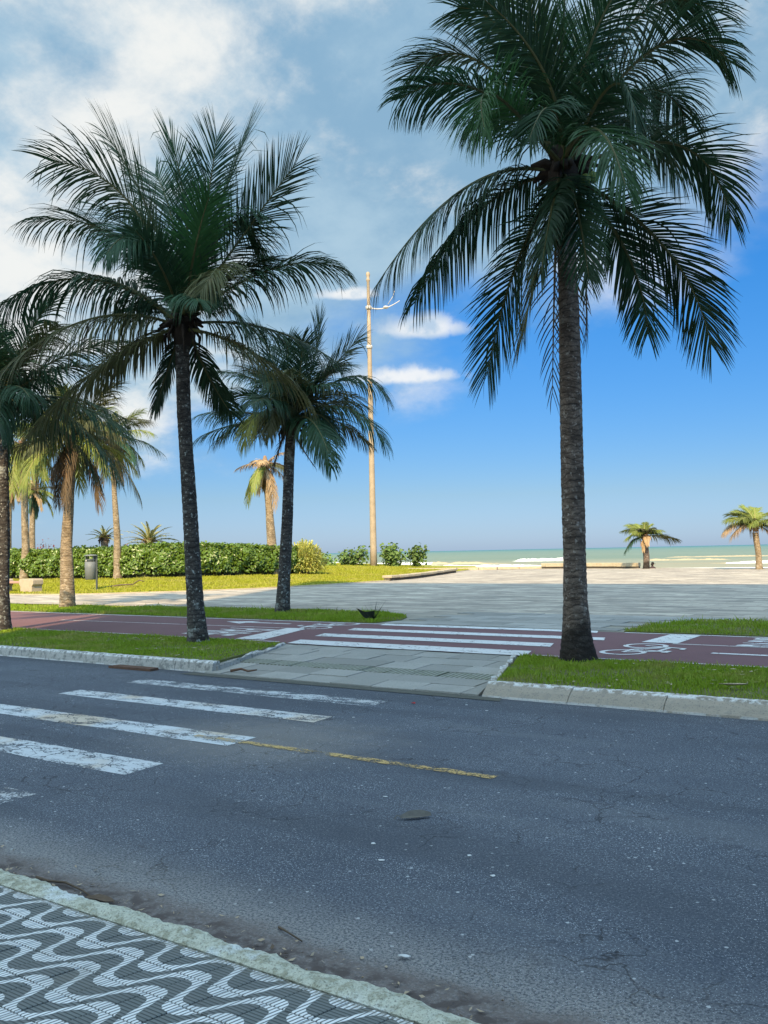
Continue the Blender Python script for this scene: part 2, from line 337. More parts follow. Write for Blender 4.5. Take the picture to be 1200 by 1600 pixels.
def m_leaf(name,c1,c2,tr=.25,rough=.5,spec=.22):
    def fn(t,b):
        p=t.pos(); n=t.noise(p,7,3); o=t.add('ShaderNodeObjectInfo').outputs['Random']
        c=t.mix(n,c1,c2); c=t.mix(t.ramp(t.noise(p,2.3,4,.7),.58,.68,0,.55),c,tuple((a+b)*.5*k+d for a,b,k,d in zip(c1,c2,(1.1,.8,.8),(.035,.022,.01)))); hs=t.add('ShaderNodeHueSaturation'); t.put(hs.inputs['Value'],t.ramp(o,0,1,.75,1.3,False)); t.put(hs.inputs['Color'],c); c=hs.outputs[0]
        t.put(b.inputs['Base Color'],c); b.inputs['Roughness'].default_value=rough; b.inputs['Specular IOR Level'].default_value=spec
        tl=t.add('ShaderNodeBsdfTranslucent'); t.put(tl.inputs[0],c); ms=t.add('ShaderNodeMixShader'); ms.inputs[0].default_value=tr
        t.l.new(b.outputs[0],ms.inputs[1]); t.l.new(tl.outputs[0],ms.inputs[2]); t.l.new(ms.outputs[0],t.n['Material Output'].inputs[0])
    mat(name,fn)
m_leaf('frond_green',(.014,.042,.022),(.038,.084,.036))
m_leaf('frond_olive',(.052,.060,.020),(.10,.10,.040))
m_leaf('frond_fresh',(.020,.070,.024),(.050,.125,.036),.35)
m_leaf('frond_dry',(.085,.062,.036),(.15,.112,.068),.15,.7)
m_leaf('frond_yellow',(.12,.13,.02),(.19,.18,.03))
m_leaf('frond_sunny',(.11,.155,.03),(.20,.225,.05),.3)  # brighter copy for palms in the sun, sunlight put into the leaf colour
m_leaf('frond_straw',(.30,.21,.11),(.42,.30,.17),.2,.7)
simple('rachis',(.085,.085,.030),.6,.3,9)
simple('rachis_dry',(.14,.095,.05),.7,.3,9)
simple('rachis_sunny',(.26,.24,.08),.6,.3,9)  # lit copy of the rachis, sunlight in its colour
m_leaf('hedge_leaf',(.055,.125,.012),(.20,.29,.032),.2,.35,.5)
simple('hedge_core',(.022,.026,.012),.95,.4,7)
m_leaf('strap_leaf',(.34,.36,.06),(.58,.55,.17),.25)
m_leaf('round_leaf',(.07,.13,.03),(.17,.25,.06),.25)
m_leaf('red_leaf',(.10,.035,.04),(.17,.06,.065),.2)
m_leaf('cycad_leaf',(.26,.26,.08),(.42,.38,.14),.25)
m_leaf('agave_leaf',(.012,.020,.014),(.035,.042,.030),.05)
def m_bark(name,dark,light,lich,amt,charred=0.):
    def fn(t,b):
        p=t.add('ShaderNodeTexCoord').outputs['Object']; x,y,z=t.sep(p)[:3]
        q=t.vmath('MULTIPLY',p,(1.,1.,2.6)); n=t.noise(q,6,6,.7); f=t.noise(p,38,4,.7); g=t.noise(p,17,4,.65)
        rg=t.math('ADD',t.math('MULTIPLY',z,13.),t.math('MULTIPLY',t.noise(p,3.5,3),3.))
        rr=t.math('ABSOLUTE',t.math('SUBTRACT',t.math('FRACT',rg),.5))
        c=t.mix(t.ramp(n,.32,.68),dark,light); c=t.mix(t.ramp(t.noise(p,2.2,4,.6),.5,.66,0,.6),c,tuple(v*.55 for v in dark)); c=t.mix(t.ramp(t.noise(t.vmath('ADD',p,(5.,3.,1.)),3.1,5,.65),.56,.68,0,.55),c,lich); c=t.mix(t.ramp(rr,.14,.03,0,.65),c,tuple(v*.35 for v in dark))
        c=t.mix(t.ramp(g,.57,.66,0,amt),c,lich); c=t.mix(t.ramp(f,.5,.68,0,.6),c,tuple(v*.4 for v in dark))
        if charred:
            c=t.mix(t.math('MULTIPLY',t.ramp(t.math('ADD',z,t.math('MULTIPLY',t.noise(p,4,4),.9)),1.15,.72),.85),c,(.010,.009,.008))
        t.put(b.inputs['Base Color'],c); b.inputs['Roughness'].default_value=.92; b.inputs['Specular IOR Level'].default_value=.2
        t.put(b.inputs['Normal'],t.bump(t.math('ADD',t.math('ADD',n,f),t.math('MULTIPLY',rr,.5)),.6,.025))
    mat(name,fn)
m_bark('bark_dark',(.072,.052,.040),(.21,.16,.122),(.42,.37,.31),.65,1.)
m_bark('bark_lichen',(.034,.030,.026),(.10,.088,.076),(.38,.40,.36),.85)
m_bark('bark_sunny',(.16,.12,.07),(.36,.28,.18),(.5,.44,.33),.6)  # paler bark copy for sunlit trunks, light put into the colour
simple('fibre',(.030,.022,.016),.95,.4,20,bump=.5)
simple('fibre_sunny',(.20,.13,.075),.95,.4,20)  # lit copy of the fibre, sunlight in its colour
simple('coconut',(.13,.17,.03),.5,.3,12)
simple('pole_concrete',(.30,.235,.155),.85,.35,2.2,bump=.3)
simple('lamp_white',(.44,.41,.36),.45,.1,5)
simple('bin_grey',(.125,.135,.130),.55,.15,4)
simple('bin_dark',(.045,.055,.055),.5,.2,6)
simple('bench_stone',(.36,.29,.20),.9,.25,7,bump=.4)
simple('bench_seat',(.36,.20,.15),.8,.2,6)
simple('wall_stone',(.085,.070,.050),.95,.5,6,bump=.6)
simple('wall_cap',(.36,.30,.20),.92,.4,5,bump=.4)
simple('sand',(.42,.35,.25),.95,.15,.6)
simple('iron_rust',(.10,.055,.035),.9,.5,14)
simple('dead_leaf',(.13,.12,.10),.8,.5,16)
simple('twig',(.11,.08,.055),.9,.4,20)
simple('red_petal',(.35,.02,.02),.6,.2,20)
simple('chalk',(.55,.56,.55),.9,.2,20)
simple('facade',(.50,.47,.42),.9,.1,1.)
simple('glass_dark',(.05,.07,.08),.1,.1,1.,.6)
simple('skin',(.19,.10,.065),.6,.1,12)
simple('cap_black',(.014,.014,.016),.8,.2,12)
simple('shirt',(.05,.035,.04),.85,.2,12)
simple('shorts',(.03,.035,.05),.85,.2,12)

# ------------------------------------------------------------------ ground, beach, sea
g=MB(); xs=[-6000,-400,-120,-60,-20,20,60,400,6000]; ys=[-6000,-300,-60,50,62,70,110,150,260]; zs=[-.35,-.35,-.35,-.35,-.5,-1.0,-1.5,-2.15,-5.]
V=[(x,y,z) for y,z in zip(ys,zs) for x in xs]; k=len(xs)
g.raw(V,[(j*k+i,j*k+i+1,(j+1)*k+i+1,(j+1)*k+i) for j in range(len(ys)-1) for i in range(k-1)])
tag(g.build('beach_ground','sand'),kind='structure')
def m_sea(t,b):
    p=t.pos(); x,y,z=t.sep(p)[:3]
    far=t.ramp(y,150,2500,0,1,False); far2=t.ramp(y,1200,9000,0,1,False)
    c=t.mix(t.ramp(t.noise(t.vmath('MULTIPLY',p,(.004,.02,1)),1.,4),.35,.65),(.15,.185,.13),(.195,.215,.15))
    c=t.mix(t.ramp(y,330,150),c,(.27,.25,.165))
    c=t.mix(t.math('POWER',far,.5),c,(.105,.18,.16)); c=t.mix(far2,c,(.035,.135,.165))
    br=t.noise(t.vmath('MULTIPLY',p,(.012,.07,1)),1.,5,.6); c=t.mix(t.math('MULTIPLY',t.ramp(br,.55,.68,0,.5),t.ramp(y,420,230)),c,(.30,.24,.15))
    t.put(b.inputs['Base Color'],c); b.inputs['Roughness'].default_value=.55; b.inputs['Specular IOR Level'].default_value=.12
    t.put(b.inputs['Normal'],t.bump(t.noise(t.vmath('MULTIPLY',p,(.15,.5,1)),1.,5,.6),.6,.5))
mat('sea_water',m_sea)
g=MB(); xs=[-60000,-3000,-500,-200,-100,0,100,500,3000,60000]; ys=[118,170,220,300,500,1200,4000,12000,70000]
V=[(x,y,-2.) for y in ys for x in xs]; k=len(xs)
g.raw(V,[(j*k+i,j*k+i+1,(j+1)*k+i+1,(j+1)*k+i) for j in range(len(ys)-1) for i in range(k-1)])
sea=tag(g.build('sea','sea_water'),kind='structure')
def m_foam(t,b):
    p=t.pos(); n=t.noise(t.vmath('MULTIPLY',p,(.35,1.,1.2)),1.6,5,.65); x,y,z=t.sep(p)[:3]
    c=t.mix(t.ramp(n,.35,.6),(.52,.55,.50),(.86,.86,.83)); t.put(b.inputs['Base Color'],c); b.inputs['Roughness'].default_value=.9
mat('foam',m_foam)
simple('wave_face',(.36,.30,.185),.6,.25,.5)
def wave(x0,x1,y,h,wd,seed,broke=(0.,1.),bend=0.):
    rs=np.random.RandomState(seed); n=140; V=[]; prof=[(-1.,0),(-.55,.55),(-.25,1.),(.1,.92),(.6,.4),(1.6,0)]
    hh=h*np.clip(np.interp(np.arange(n),np.arange(0,n+7,7),rs.uniform(.55,1.1,len(np.arange(0,n+7,7))))+rs.uniform(-.12,.12,n),.2,1.3)
    m=[]
    for i in range(n):
        u=i/(n-1); e=min(1,6*u,6*(1-u)); yo=bend*(u-.5)**2*4+rs.uniform(-.25,.25)
        for a,b_ in prof: V.append((x0+(x1-x0)*u,y+yo+a*wd*(.6+.4*e)+rs.uniform(-.1,.1),-2.06+hh[i]*b_*(.1+.9*e)))
    F=[]; k=len(prof)
    for i in range(n-1):
        for j in range(k-1):
            F.append((i*k+j,(i+1)*k+j,(i+1)*k+j+1,i*k+j+1)); m.append(0 if broke[0]<=i/n<=broke[1] else 1)
    b=MB(); b.raw(V,F); b.m=m; b.build('breaking_wave',['foam','wave_face'],sea,True)
wave(-175,-112,215,.75,1.8,1,(0,.62)); wave(-132,-112,255,1.0,2.,2,(0,.85)); wave(-230,-170,235,.8,2.4,3)
wave(-54,10,190,.6,1.6,4,(0.05,1)); wave(-120,-86,182,.45,2.5,5); wave(20,110,205,.9,2.4,6,(.1,.8)); wave(-86,-62,238,.5,2.,7,(1,1)); wave(-100,-60,300,.5,3.,8,(1,1)); wave(-300,-235,260,.9,3,9)
def shore(x0,x1,y,wd,seed):      # thin wash of foam on the wet sand
    rs=np.random.RandomState(seed); n=60; V=[]
    for i in range(n+1):
        u=i/n; e=min(1,8*u,8*(1-u)); x=x0+(x1-x0)*u
        a=rs.uniform(.5,1.2)*wd*e
        V+=[(x,y-a,-1.985),(x,y,-1.86),(x,y+a*.7,-1.985)]
    b=MB(); b.raw(V,[(i*3+j,(i+1)*3+j,(i+1)*3+j+1,i*3+j+1) for i in range(n) for j in (0,1)]); b.build('foam_wash','foam',sea,True)
shore(-62,70,149,4.5,1); shore(-115,-84,176,2.5,2); shore(-200,-120,190,4,3)

# ------------------------------------------------------------------ road and its paint
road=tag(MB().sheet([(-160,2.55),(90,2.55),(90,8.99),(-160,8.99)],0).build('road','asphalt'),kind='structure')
def stripe(parent,x0,x1,y0,y1,z,m,name='crossing_stripe',sk=0.,n=10,seed=0,sl=0.):
    rs=np.random.RandomState(seed); top=[]; bot=[]
    for i in range(n+1):
        u=i/n; x=x0+(x1-x0)*u; y=sl*(x-x0)
        bot.append((x,y0+y+rs.uniform(-.012,.012))); top.append((x+sk*(y1-y0),y1+y+rs.uniform(-.012,.012)))
    V=[(x,y,z) for x,y in bot]+[(x,y,z) for x,y in top]
    return MB().raw(V,[(i,i+1,n+2+i,n+1+i) for i in range(n)]).build(name,m,parent)
stripe(road,-9.60,-5.72,7.80,8.14,.004,'road_paint_thin',sk=-.1,seed=1)
stripe(road,-9.55,-5.67,6.76,7.10,.004,'road_paint',sk=-.1,seed=2,sl=.01)
stripe(road,-9.60,-5.62,5.58,5.96,.004,'road_paint',sk=-.1,seed=3,sl=.01)
stripe(road,-9.60,-5.55,4.49,4.88,.004,'road_paint',sk=-.1,seed=4)
stripe(road,-9.50,-5.60,3.44,3.82,.004,'road_paint_ghost',sk=-.1,seed=5)
stripe(road,-6.2,-3.18,5.74,5.84,.0055,'yellow_paint','centre_line',seed=6,n=24)

# ------------------------------------------------------------------ far kerbs, verges, ramp
def kerb_run(xa,xb,y,name,seed,bat=0.):
    root=tag(empty(name,(xa,y,0)),kind='structure'); rs=np.random.RandomState(seed); x=xa
    while x<xb-.02:
        L=min(1.0,xb-x); n=12; V=[]; prof=[(-.03-bat*1.1,-.1),(-.015-bat,.02),(.0-bat*.5,.085),(.012,.128),(.035,.150),(.13,.152),(.14,-.1)]
        if xb-x<1.6 and xb-x>1: L=xb-x
        for i in range(n+1):
            u=x-xa+.004+(L-.008)*i/n
            for j,(a,b_) in enumerate(prof): V.append((u,a+rs.uniform(-.0025,.0025)*(j<6)+.004*math.sin(u*5+j),b_+rs.uniform(-.0025,.0025)*(0<j<6)+.003*math.sin(u*4.3+2*j)*(j<5)))
        k=len(prof); F=[(i*k+j,(i+1)*k+j,(i+1)*k+j+1,i*k+j+1) for i in range(n) for j in range(k-1)]+[tuple(range(k)),tuple(n*k+j for j in range(k))[::-1]]
        MB().raw(V,F).build('kerb_stone','kerb_concrete',root); x+=L
    return root
kerb_run(-40,-9.25,8.98,'kerb_left',1)
kerb_run(-5.02,16,9.0,'kerb_right',2,.10)
def kerb_return(name,p0,p1,z0,z1,seed):
    rs=np.random.RandomState(seed); n=12; V=[]
    d=np.array(p1)-np.array(p0); d/=np.linalg.norm(d); nn_=np.array([-d[1],d[0]])
    for i in range(n+1):
        u=i/n; c=np.array(p0)+(np.array(p1)-np.array(p0))*u; z=z0+(z1-z0)*u
        for a,b_ in ((-.035,-.15),(-.03,z),(.03,z+.004),(.035,-.15)):
            q=c+nn_*(a+rs.uniform(-.02,.02)); V.append((q[0],q[1],b_+(rs.uniform(-.02,.015) if b_>-.1 else 0)))
    F=[(i*4+j,(i+1)*4+j,(i+1)*4+j+1,i*4+j+1) for i in range(n) for j in range(3)]+[(0,1,2,3),(n*4+3,n*4+2,n*4+1,n*4)]
    return tag(MB().raw(V,F).build(name,'kerb_concrete'),kind='structure')
kerb_return('kerb_return_left',(-9.25,9.05),(-10.08,11.4),.11,.152,1)
kerb_return('kerb_return_right',(-5.0,9.05),(-5.92,11.4),.135,.156,2)
VL=[(-60,9.10),(-9.32,9.10),(-10.12,11.48),(-60,11.48)]
VR=[(-4.95,9.10),(16,9.10),(16,11.48),(-5.85,11.48)]
W2L=[(-60,15.34),(-11.15,15.34),(-11.1,16.3),(-11.4,16.95),(-12.1,17.6),(-13.2,18.1),(-17,18.15),(-20.4,17.8),(-25,17.2),(-60,17.0)]
W2R=[(-5.85,15.34),(16,15.34),(16,18.5),(-4.2,18.4),(-5.0,18.1),(-5.6,17.5),(-5.9,16.7)]
def verge(name,poly,h,seed,tufts,ht,bw,dome=.05,matn='grass_blade',soil='turf',wear=None):
    P=np.array(poly); lo,hi=P.min(0),P.max(0)
    # soil: domed grid clipped by moving points to the border
    bm=bmesh.new(); f=bm.faces.new([bm.verts.new((x,y,h)) for x,y in poly]); bmesh.ops.triangulate(bm,faces=[f])
    r=bmesh.ops.extrude_face_region(bm,geom=bm.faces[:]); 
    for v in [e for e in r['geom'] if isinstance(e,bmesh.types.BMVert)]: v.co.z-=.2
    bmesh.ops.recalc_face_normals(bm,faces=bm.faces[:])
    me=bpy.data.meshes.new(name); bm.to_mesh(me); bm.free(); me.materials.append(MATS[soil]); base=tag(obj(name,me),kind='structure')
    rs=np.random.RandomState(seed); blades(name+'_grass',lambda n: rs.uniform(lo,hi,(n,2)),poly,lambda p: np.full(len(p),h),tufts,ht,bw,rs,matn,wear)
    return base
def blades(name,sampler,poly,zf,count,ht,bw,rs,matn,wear=None,dens=None):
    P=sampler(count); P=P[in_poly(P,poly)]
    if dens is not None: P=P[rs.rand(len(P))<dens(P)]
    if wear is not None: P=P[rs.rand(len(P))<wear(P)]
    if matn=='grass_blade':
        pn=np.sin(P[:,0]*1.9+1.3*np.sin(P[:,1]*2.7))+np.sin(P[:,1]*3.1+P[:,0]*.9+2)+.7*np.sin(P[:,0]*5.3-P[:,1]*4.1)
        P=P[rs.rand(len(P))<np.clip(.85+.35*pn,.22,1)]
    n=len(P); z=zf(P); a=rs.uniform(0,2*math.pi,n); d=np.stack([np.cos(a),np.sin(a)],1)
    H=ht*rs.uniform(.45,1.25,n)*(1+.35*np.sin(P[:,0]*2.3+P[:,1]*1.7)*np.sin(P[:,1]*3.9-P[:,0]))*np.where(rs.rand(n)<.03,1.9,1); ln=H*rs.uniform(.1,.9,n); W=bw*rs.uniform(.6,1.3,n)
    b=rs.uniform(0,2*math.pi,n); e=np.stack([np.cos(b),np.sin(b)],1)
    z0=z-.005
    v0=np.c_[P-e*W[:,None]/2,z0]; v1=np.c_[P+e*W[:,None]/2,z0]
    m=np.c_[P+d*(ln*.3)[:,None],z+H*.6]; v2=m+np.c_[e*W[:,None]*.4,np.zeros(n)]; v3=m-np.c_[e*W[:,None]*.4,np.zeros(n)]; v4=np.c_[P+d*ln[:,None],z+H]
    V=np.stack([v0,v1,v2,v3,v4],1).reshape(-1,3); i=np.arange(n)*5
    L=np.stack([i,i+1,i+2, i,i+2,i+3, i+3,i+2,i+4],1).ravel()
    o=obj(name,fastmesh(name,V,L,3,[matn])); tag(o,kind='stuff'); return o
rsW=np.random.RandomState(5)
def wearR(P): # trodden bare front edge and around the trunk
    d=sstep((P[:,1]-9.1)/.9)*.75+.25
    r=np.hypot(P[:,0]+4.96,P[:,1]-11.35); return d*np.clip(.3+r*.9,0,1)
def wearL(P): return np.where(P[:,0]>-11.2,.35+.65*sstep((-P[:,0]-9.6)/1.6),1.)
verge('verge_left',VL,.145,11,300000,.038,.011,wear=wearL)
verge('verge_right',VR,.145,12,170000,.040,.010,wear=wearR)
verge('verge_inner_left',W2L,.165,13,190000,.06,.016)
verge('verge_inner_right',W2R,.165,14,70000,.06,.014)

# ramp between the verges: slabs on a sloping bed, one row ribbed
ramp=tag(MB().raw([(-9.5,8.86,-.012),(-4.85,8.86,-.012),(-5.75,11.5,.108),(-10.25,11.5,.108)],[(0,1,2,3)]).build('ramp','slab_bed'),kind='structure')
tag(MB().sheet([(-9.6,8.70),(-4.7,8.70),(-4.78,8.90),(-9.55,8.90)],.006).build('gutter','slab_bed'),kind='structure')
rs=np.random.RandomState(3)
rows=[(8.90,9.30),(9.30,9.72),(9.72,10.05),(10.05,10.52),(10.52,11.0),(11.0,11.47)]
for ri,(ya,yb) in enumerate(rows):
    tact=ri==2; wd=.40 if tact else .62
    off=rs.uniform(0,wd); x=-10.6+off
    while x<-4.6:
        pts=[]
        for (px,py) in ((x+.006,ya+.006),(x+wd-.006,ya+.006),(x+wd-.006,yb-.006),(x+.006,yb-.006)):
            u=(py-8.86)/2.64; l=-9.32-.85*u; r_=-5.06-.85*u; pts.append((min(max(px,l),r_),py))
        if pts[1][0]-pts[0][0]>.08 or pts[2][0]-pts[3][0]>.08:
            dz=rs.uniform(-.004,.005); tl=rs.uniform(-.004,.004,4)
            z=[.018+(q[1]-8.86)/2.64*.123+dz+k_ for q,k_ in zip(pts,tl)]
            V=[(q[0],q[1],z_-.05) for q,z_ in zip(pts,z)]+[(q[0],q[1],z_) for q,z_ in zip(pts,z)]
            MB().raw(V,[(4,5,6,7),(0,1,5,4),(1,2,6,5),(2,3,7,6),(3,0,4,7)]).build('ribbed_slab' if tact else 'slab','tactile' if tact else 'slab',ramp)
        x+=wd

# ------------------------------------------------------------------ bicycle path
path=tag(MB().prism([(-120,11.5),(60,11.5),(60,15.3),(-120,15.3)],-.2,.148).build('bike_path','bike_red'),kind='structure')
zp=.1525
for a,b_,y in ((-60,-10.35,11.53),(-5.75,30,11.53)): stripe(path,a,b_,y,y+.07,zp,'path_line','edge_line',n=40,seed=7)
for a,b_,y in ((-60,-9.4,15.2),(-5.8,30,15.2)): stripe(path,a,b_,y,y+.08,zp,'path_paint','edge_line',n=40,seed=8)
for i,(x0,x1,y0,y1) in enumerate(((-10.05,-5.75,11.42,11.98),(-10.45,-5.95,12.62,13.10),(-10.65,-5.6,13.82,14.24),(-10.75,-6.2,15.0,15.36))):
    stripe(path,x0,x1,y0,y1,zp+.002,'path_paint',seed=20+i,sk=-.35)
stripe(path,-19.0,-12.0,13.50,13.58,zp,'path_line','lane_line',n=20,seed=9,sl=.03)
stripe(path,-4.5,20,13.72,13.80,zp,'path_line','lane_line',n=20,seed=9)
def poly_mark(pts,name): MB().sheet(pts,zp+.001).build(name,'path_paint',path)
poly_mark([(-11.45,11.66),(-10.85,11.72),(-11.62,13.82),(-12.1,13.78)],'stop_bar')
poly_mark([(-5.0,13.82),(-4.45,13.82),(-4.5,15.17),(-5.0,15.17)],'stop_bar')
poly_mark([(-14.6,14.6),(-13.9,14.95),(-13.9,14.68),(-12.75,14.66),(-12.75,14.54),(-13.9,14.54),(-13.9,14.28)],'arrow')
poly_mark([(-3.65,12.70),(-1.9,12.70),(-1.9,12.44),(-1.2,12.78),(-1.9,13.10),(-1.9,12.84),(-3.65,12.82)],'arrow')
def letters(cx,cy,rot,wid,hei,name):
    cu_=bpy.data.curves.new('t','FONT'); cu_.body='PARE'; cu_.align_x='CENTER'; cu_.align_y='CENTER'; cu_.offset=.012; cu_.resolution_u=3
    o=bpy.data.objects.new('t',cu_); col.objects.link(o); dg=bpy.context.evaluated_depsgraph_get(); dg.update()
    me=bpy.data.meshes.new_from_object(o.evaluated_get(dg)); bpy.data.objects.remove(o)
    n=len(me.vertices); c=np.zeros(n*3); me.vertices.foreach_get('co',c); c=c.reshape(-1,3)
    ext=c.max(0)-c.min(0); mid=(c.max(0)+c.min(0))/2; c=(c-mid); x=c[:,0]/ext[0]*wid; y=c[:,1]/ext[1]*hei
    c=np.stack([cx+x*math.cos(rot)-y*math.sin(rot),cy+x*math.sin(rot)+y*math.cos(rot),np.full(n,zp+.001)],1)
    me.vertices.foreach_set('co',c.ravel()); me.materials.clear(); me.materials.append(MATS['path_paint']); me.update(); me.name=name; obj(name,me,path)
letters(-12.6,12.7,-math.pi/2,1.35,1.25,'lettering')
letters(-2.95,14.45,math.pi/2,1.25,1.35,'lettering')
def bike_mark(cx,cy,s,flip):
    b=MB(); z=zp+.001
    def P(u,v): # u along bicycle (across the lane), v up (along travel)
        return (cx+v*s*(1 if not flip else -1),cy+u*s*(1 if not flip else -1))
    def ring(u,v,r,w_):
        n=24; V=[]
        for i in range(n):
            a=i*2*math.pi/n
            for q in (r-w_,r): x,y=P(u+q*math.cos(a),v+q*math.sin(a)); V.append((x,y,z))
        b.raw(V,[(2*i,2*i+1,(2*i+3)%(2*n),(2*i+2)%(2*n)) for i in range(n)])
    zz=[0]
    def bar(a,c,w_=.07):
        a=np.array(a); c=np.array(c); d=(c-a)/np.linalg.norm(c-a); q=np.array([-d[1],d[0]])*w_/2; zz[0]+=.0006
        b.raw([(*P(*(k)),z+zz[0]) for k in (a-q,c-q,c+q,a+q)],[(0,1,2,3)])
    ring(-.48,0,.34,.08); ring(.48,0,.34,.08)
    bar((-.48,0),(-.2,.42)); bar((-.2,.42),(.33,.42)); bar((-.48,0),(-.05,0)); bar((-.05,0),(.33,.42)); bar((-.05,0),(-.24,.55)); bar((.48,0),(.28,.66)); bar((.28,.66),(.12,.66)); bar((-.36,.56),(-.12,.56),.09)
    b.build('bicycle_symbol','path_paint',path)
bike_mark(-4.75,12.85,.95,False); bike_mark(-11.6,14.5,.95,True)

# ------------------------------------------------------------------ plaza, lawn
PE=[(-120,62),(-45,60.2),(-38.9,59.3),(-35.7,59.8),(-29.8,63.2),(-21.9,62.6),(-12.9,60.5),(40,48)]
plaza=tag(MB().prism([(-120,15.28),(60,15.28)]+PE[::-1],-.7,.15).build('plaza','plaza_paving'),kind='structure')
# near slabs of the plaza, one by one
rs=np.random.RandomState(8)
y=15.40; r_=0
while y<18.9:
    x=-11.0+(.5 if r_%2 else 0)
    while x<-5.8:
        cx,cy=x+.5,y+.25; P=np.array([[cx,cy]])
        if not in_poly(P,W2L)[0] and not in_poly(P,W2R)[0] and not in_poly(np.array([[x,cy],[x+1,cy]]),W2L).any() and not in_poly(np.array([[x,cy],[x+1,cy]]),W2R).any():
            dz=rs.uniform(0,.006); MB().box((cx,cy,.135+dz),(.98,.485,.05)).build('paving_slab','slab',plaza)
        x+=1.0
    y+=.5; r_+=1
LB=np.array([(-120,19.5),(-60,20.8),(-35.7,22.3),(-33,22.7),(-31.2,23.4),(-28.8,26.3),(-27.3,29.1),(-26.8,33.2),(-27,38.8),(-28.2,42.6),(-31.3,51),(-37,66)],float)
LPOLY=[tuple(p) for p in LB]+[(-120,120)]
def ldist(P):
    b=np.full(len(P),1e9)
    for a,q in zip(LB[:-1],LB[1:]):
        ab=q-a; t=np.clip(((P-a)@ab)/(ab@ab),0,1); b=np.minimum(b,np.linalg.norm(P-a-t[:,None]*ab,axis=1))
    return b
def lawnz(P): return .17+.5*sstep(ldist(P)/16)
# boundary resampled, then ruled inwards to the far rim
seg=np.r_[0,np.cumsum(np.linalg.norm(np.diff(LB,axis=0),axis=1))]; ss=np.concatenate([np.linspace(0,seg[2],12)[:-1],np.linspace(seg[2],seg[-1],46)])
BP=np.stack([np.interp(ss,seg,LB[:,0]),np.interp(ss,seg,LB[:,1])],1)
Q=np.stack([np.interp(ss,[0,seg[2],seg[4],seg[-1]],[-120,-95,-75,-40]),np.interp(ss,[0,seg[2],seg[4],seg[-1]],[60,66,68,70])],1)
tt=np.linspace(0,1,26)**1.5; V=[]
for a,q in zip(BP,Q):
    pts=a+(q-a)*tt[:,None]; zz=lawnz(pts); zz=np.where(tt>.93,zz-.6*(tt-.93)/.07,zz); V+= np.c_[pts,zz].tolist()
k=len(tt); b=MB().raw(V,[(i*k+j,(i+1)*k+j,(i+1)*k+j+1,i*k+j+1) for i in range(len(BP)-1) for j in range(k-1)])
lawn=tag(b.build('lawn','lawn_soil',smooth=True),kind='structure')
rs=np.random.RandomState(21)
vis=[(-52,21.3),(-35.7,22.3),(-33,22.7),(-31.2,23.4),(-28.8,26.3),(-27.3,29.1),(-26.8,33.2),(-27,38.8),(-28.2,42.6),(-31.3,51),(-36,64),(-52,66),(-50,45),(-38,33.5),(-54,31.5)]
blades('lawn_grass',lambda n: rs.uniform((-54,21),(-26.5,66),(n,2)),vis,lawnz,330000,.075,.032,rs,'lawn_blade')
# pale concrete edging of the lawn
V=[]; n=0
e=BP; d=np.gradient(e,axis=0); d/=np.linalg.norm(d,axis=1)[:,None]; nr=np.stack([d[:,1],-d[:,0]],1)
for p,q in zip(e,nr):
    for a,z in ((-.05,.14),(-.05,.19),(.16,.188),(.16,.10)): V.append((p[0]+q[0]*a,p[1]+q[1]*a,z))
m=len(e); tag(MB().raw(V,[(i*4+j,(i+1)*4+j,(i+1)*4+j+1,i*4+j+1) for i in range(m-1) for j in range(3)]).build('lawn_edging','wall_cap'),kind='structure')

# ------------------------------------------------------------------ near pavement with wave tiles
side=tag(MB().prism([(-60,-10),(60,-10),(60,2.50),(-60,2.50)],-.3,.090).build('near_pavement','tile_joint'),kind='structure')
tw,th=PX/2,PY; rs=np.random.RandomState(4)
tm=None
bmx=MB(); g_=.0024; bev=.004
o2=[(-tw/2+g_,-th/2+g_),(tw/2-g_,-th/2+g_),(tw/2-g_,th/2-g_),(-tw/2+g_,th/2-g_)]
V=[(x+SH*y,y,-.012) for x,y in o2]+[(x+SH*y,y,-.002) for x,y in o2]+[((x*(1-bev*2/tw))+SH*y,y*(1-bev*2/th),0.) for x,y in o2]
tm=MB().raw(V,[(8,9,10,11)]+[(a,(a+1)%4,4+(a+1)%4,4+a) for a in range(4)]+[(4+a,4+(a+1)%4,8+(a+1)%4,8+a) for a in range(4)]).mesh('tile',['wave_tile'])
for j in range(-9,2):
    for i in range(-18,26):
        cx=X0+(i+.5)*tw; cy=Y0+(j-.5)*th+.0; cxx=cx+SH*(cy-2.18)
        if cy+th/2>2.512: continue
        if not(-5.4<cxx<.7 and cy>1.15): continue
        dd=np.array([cxx,cy,0])-np.array([0,0,1.6])
        o=obj('tile',tm,side,(cxx,cy,.1+rs.uniform(-.0012,.0012))); o.rotation_euler=(rs.uniform(-.004,.004),rs.uniform(-.004,.004),0)
# broken strip of tiles against the kerb is filled with the cut row
V=[(x+SH*y,y*.02,0) for x,y in o2]
cy=(2.335+2*.0+ .167*.5)
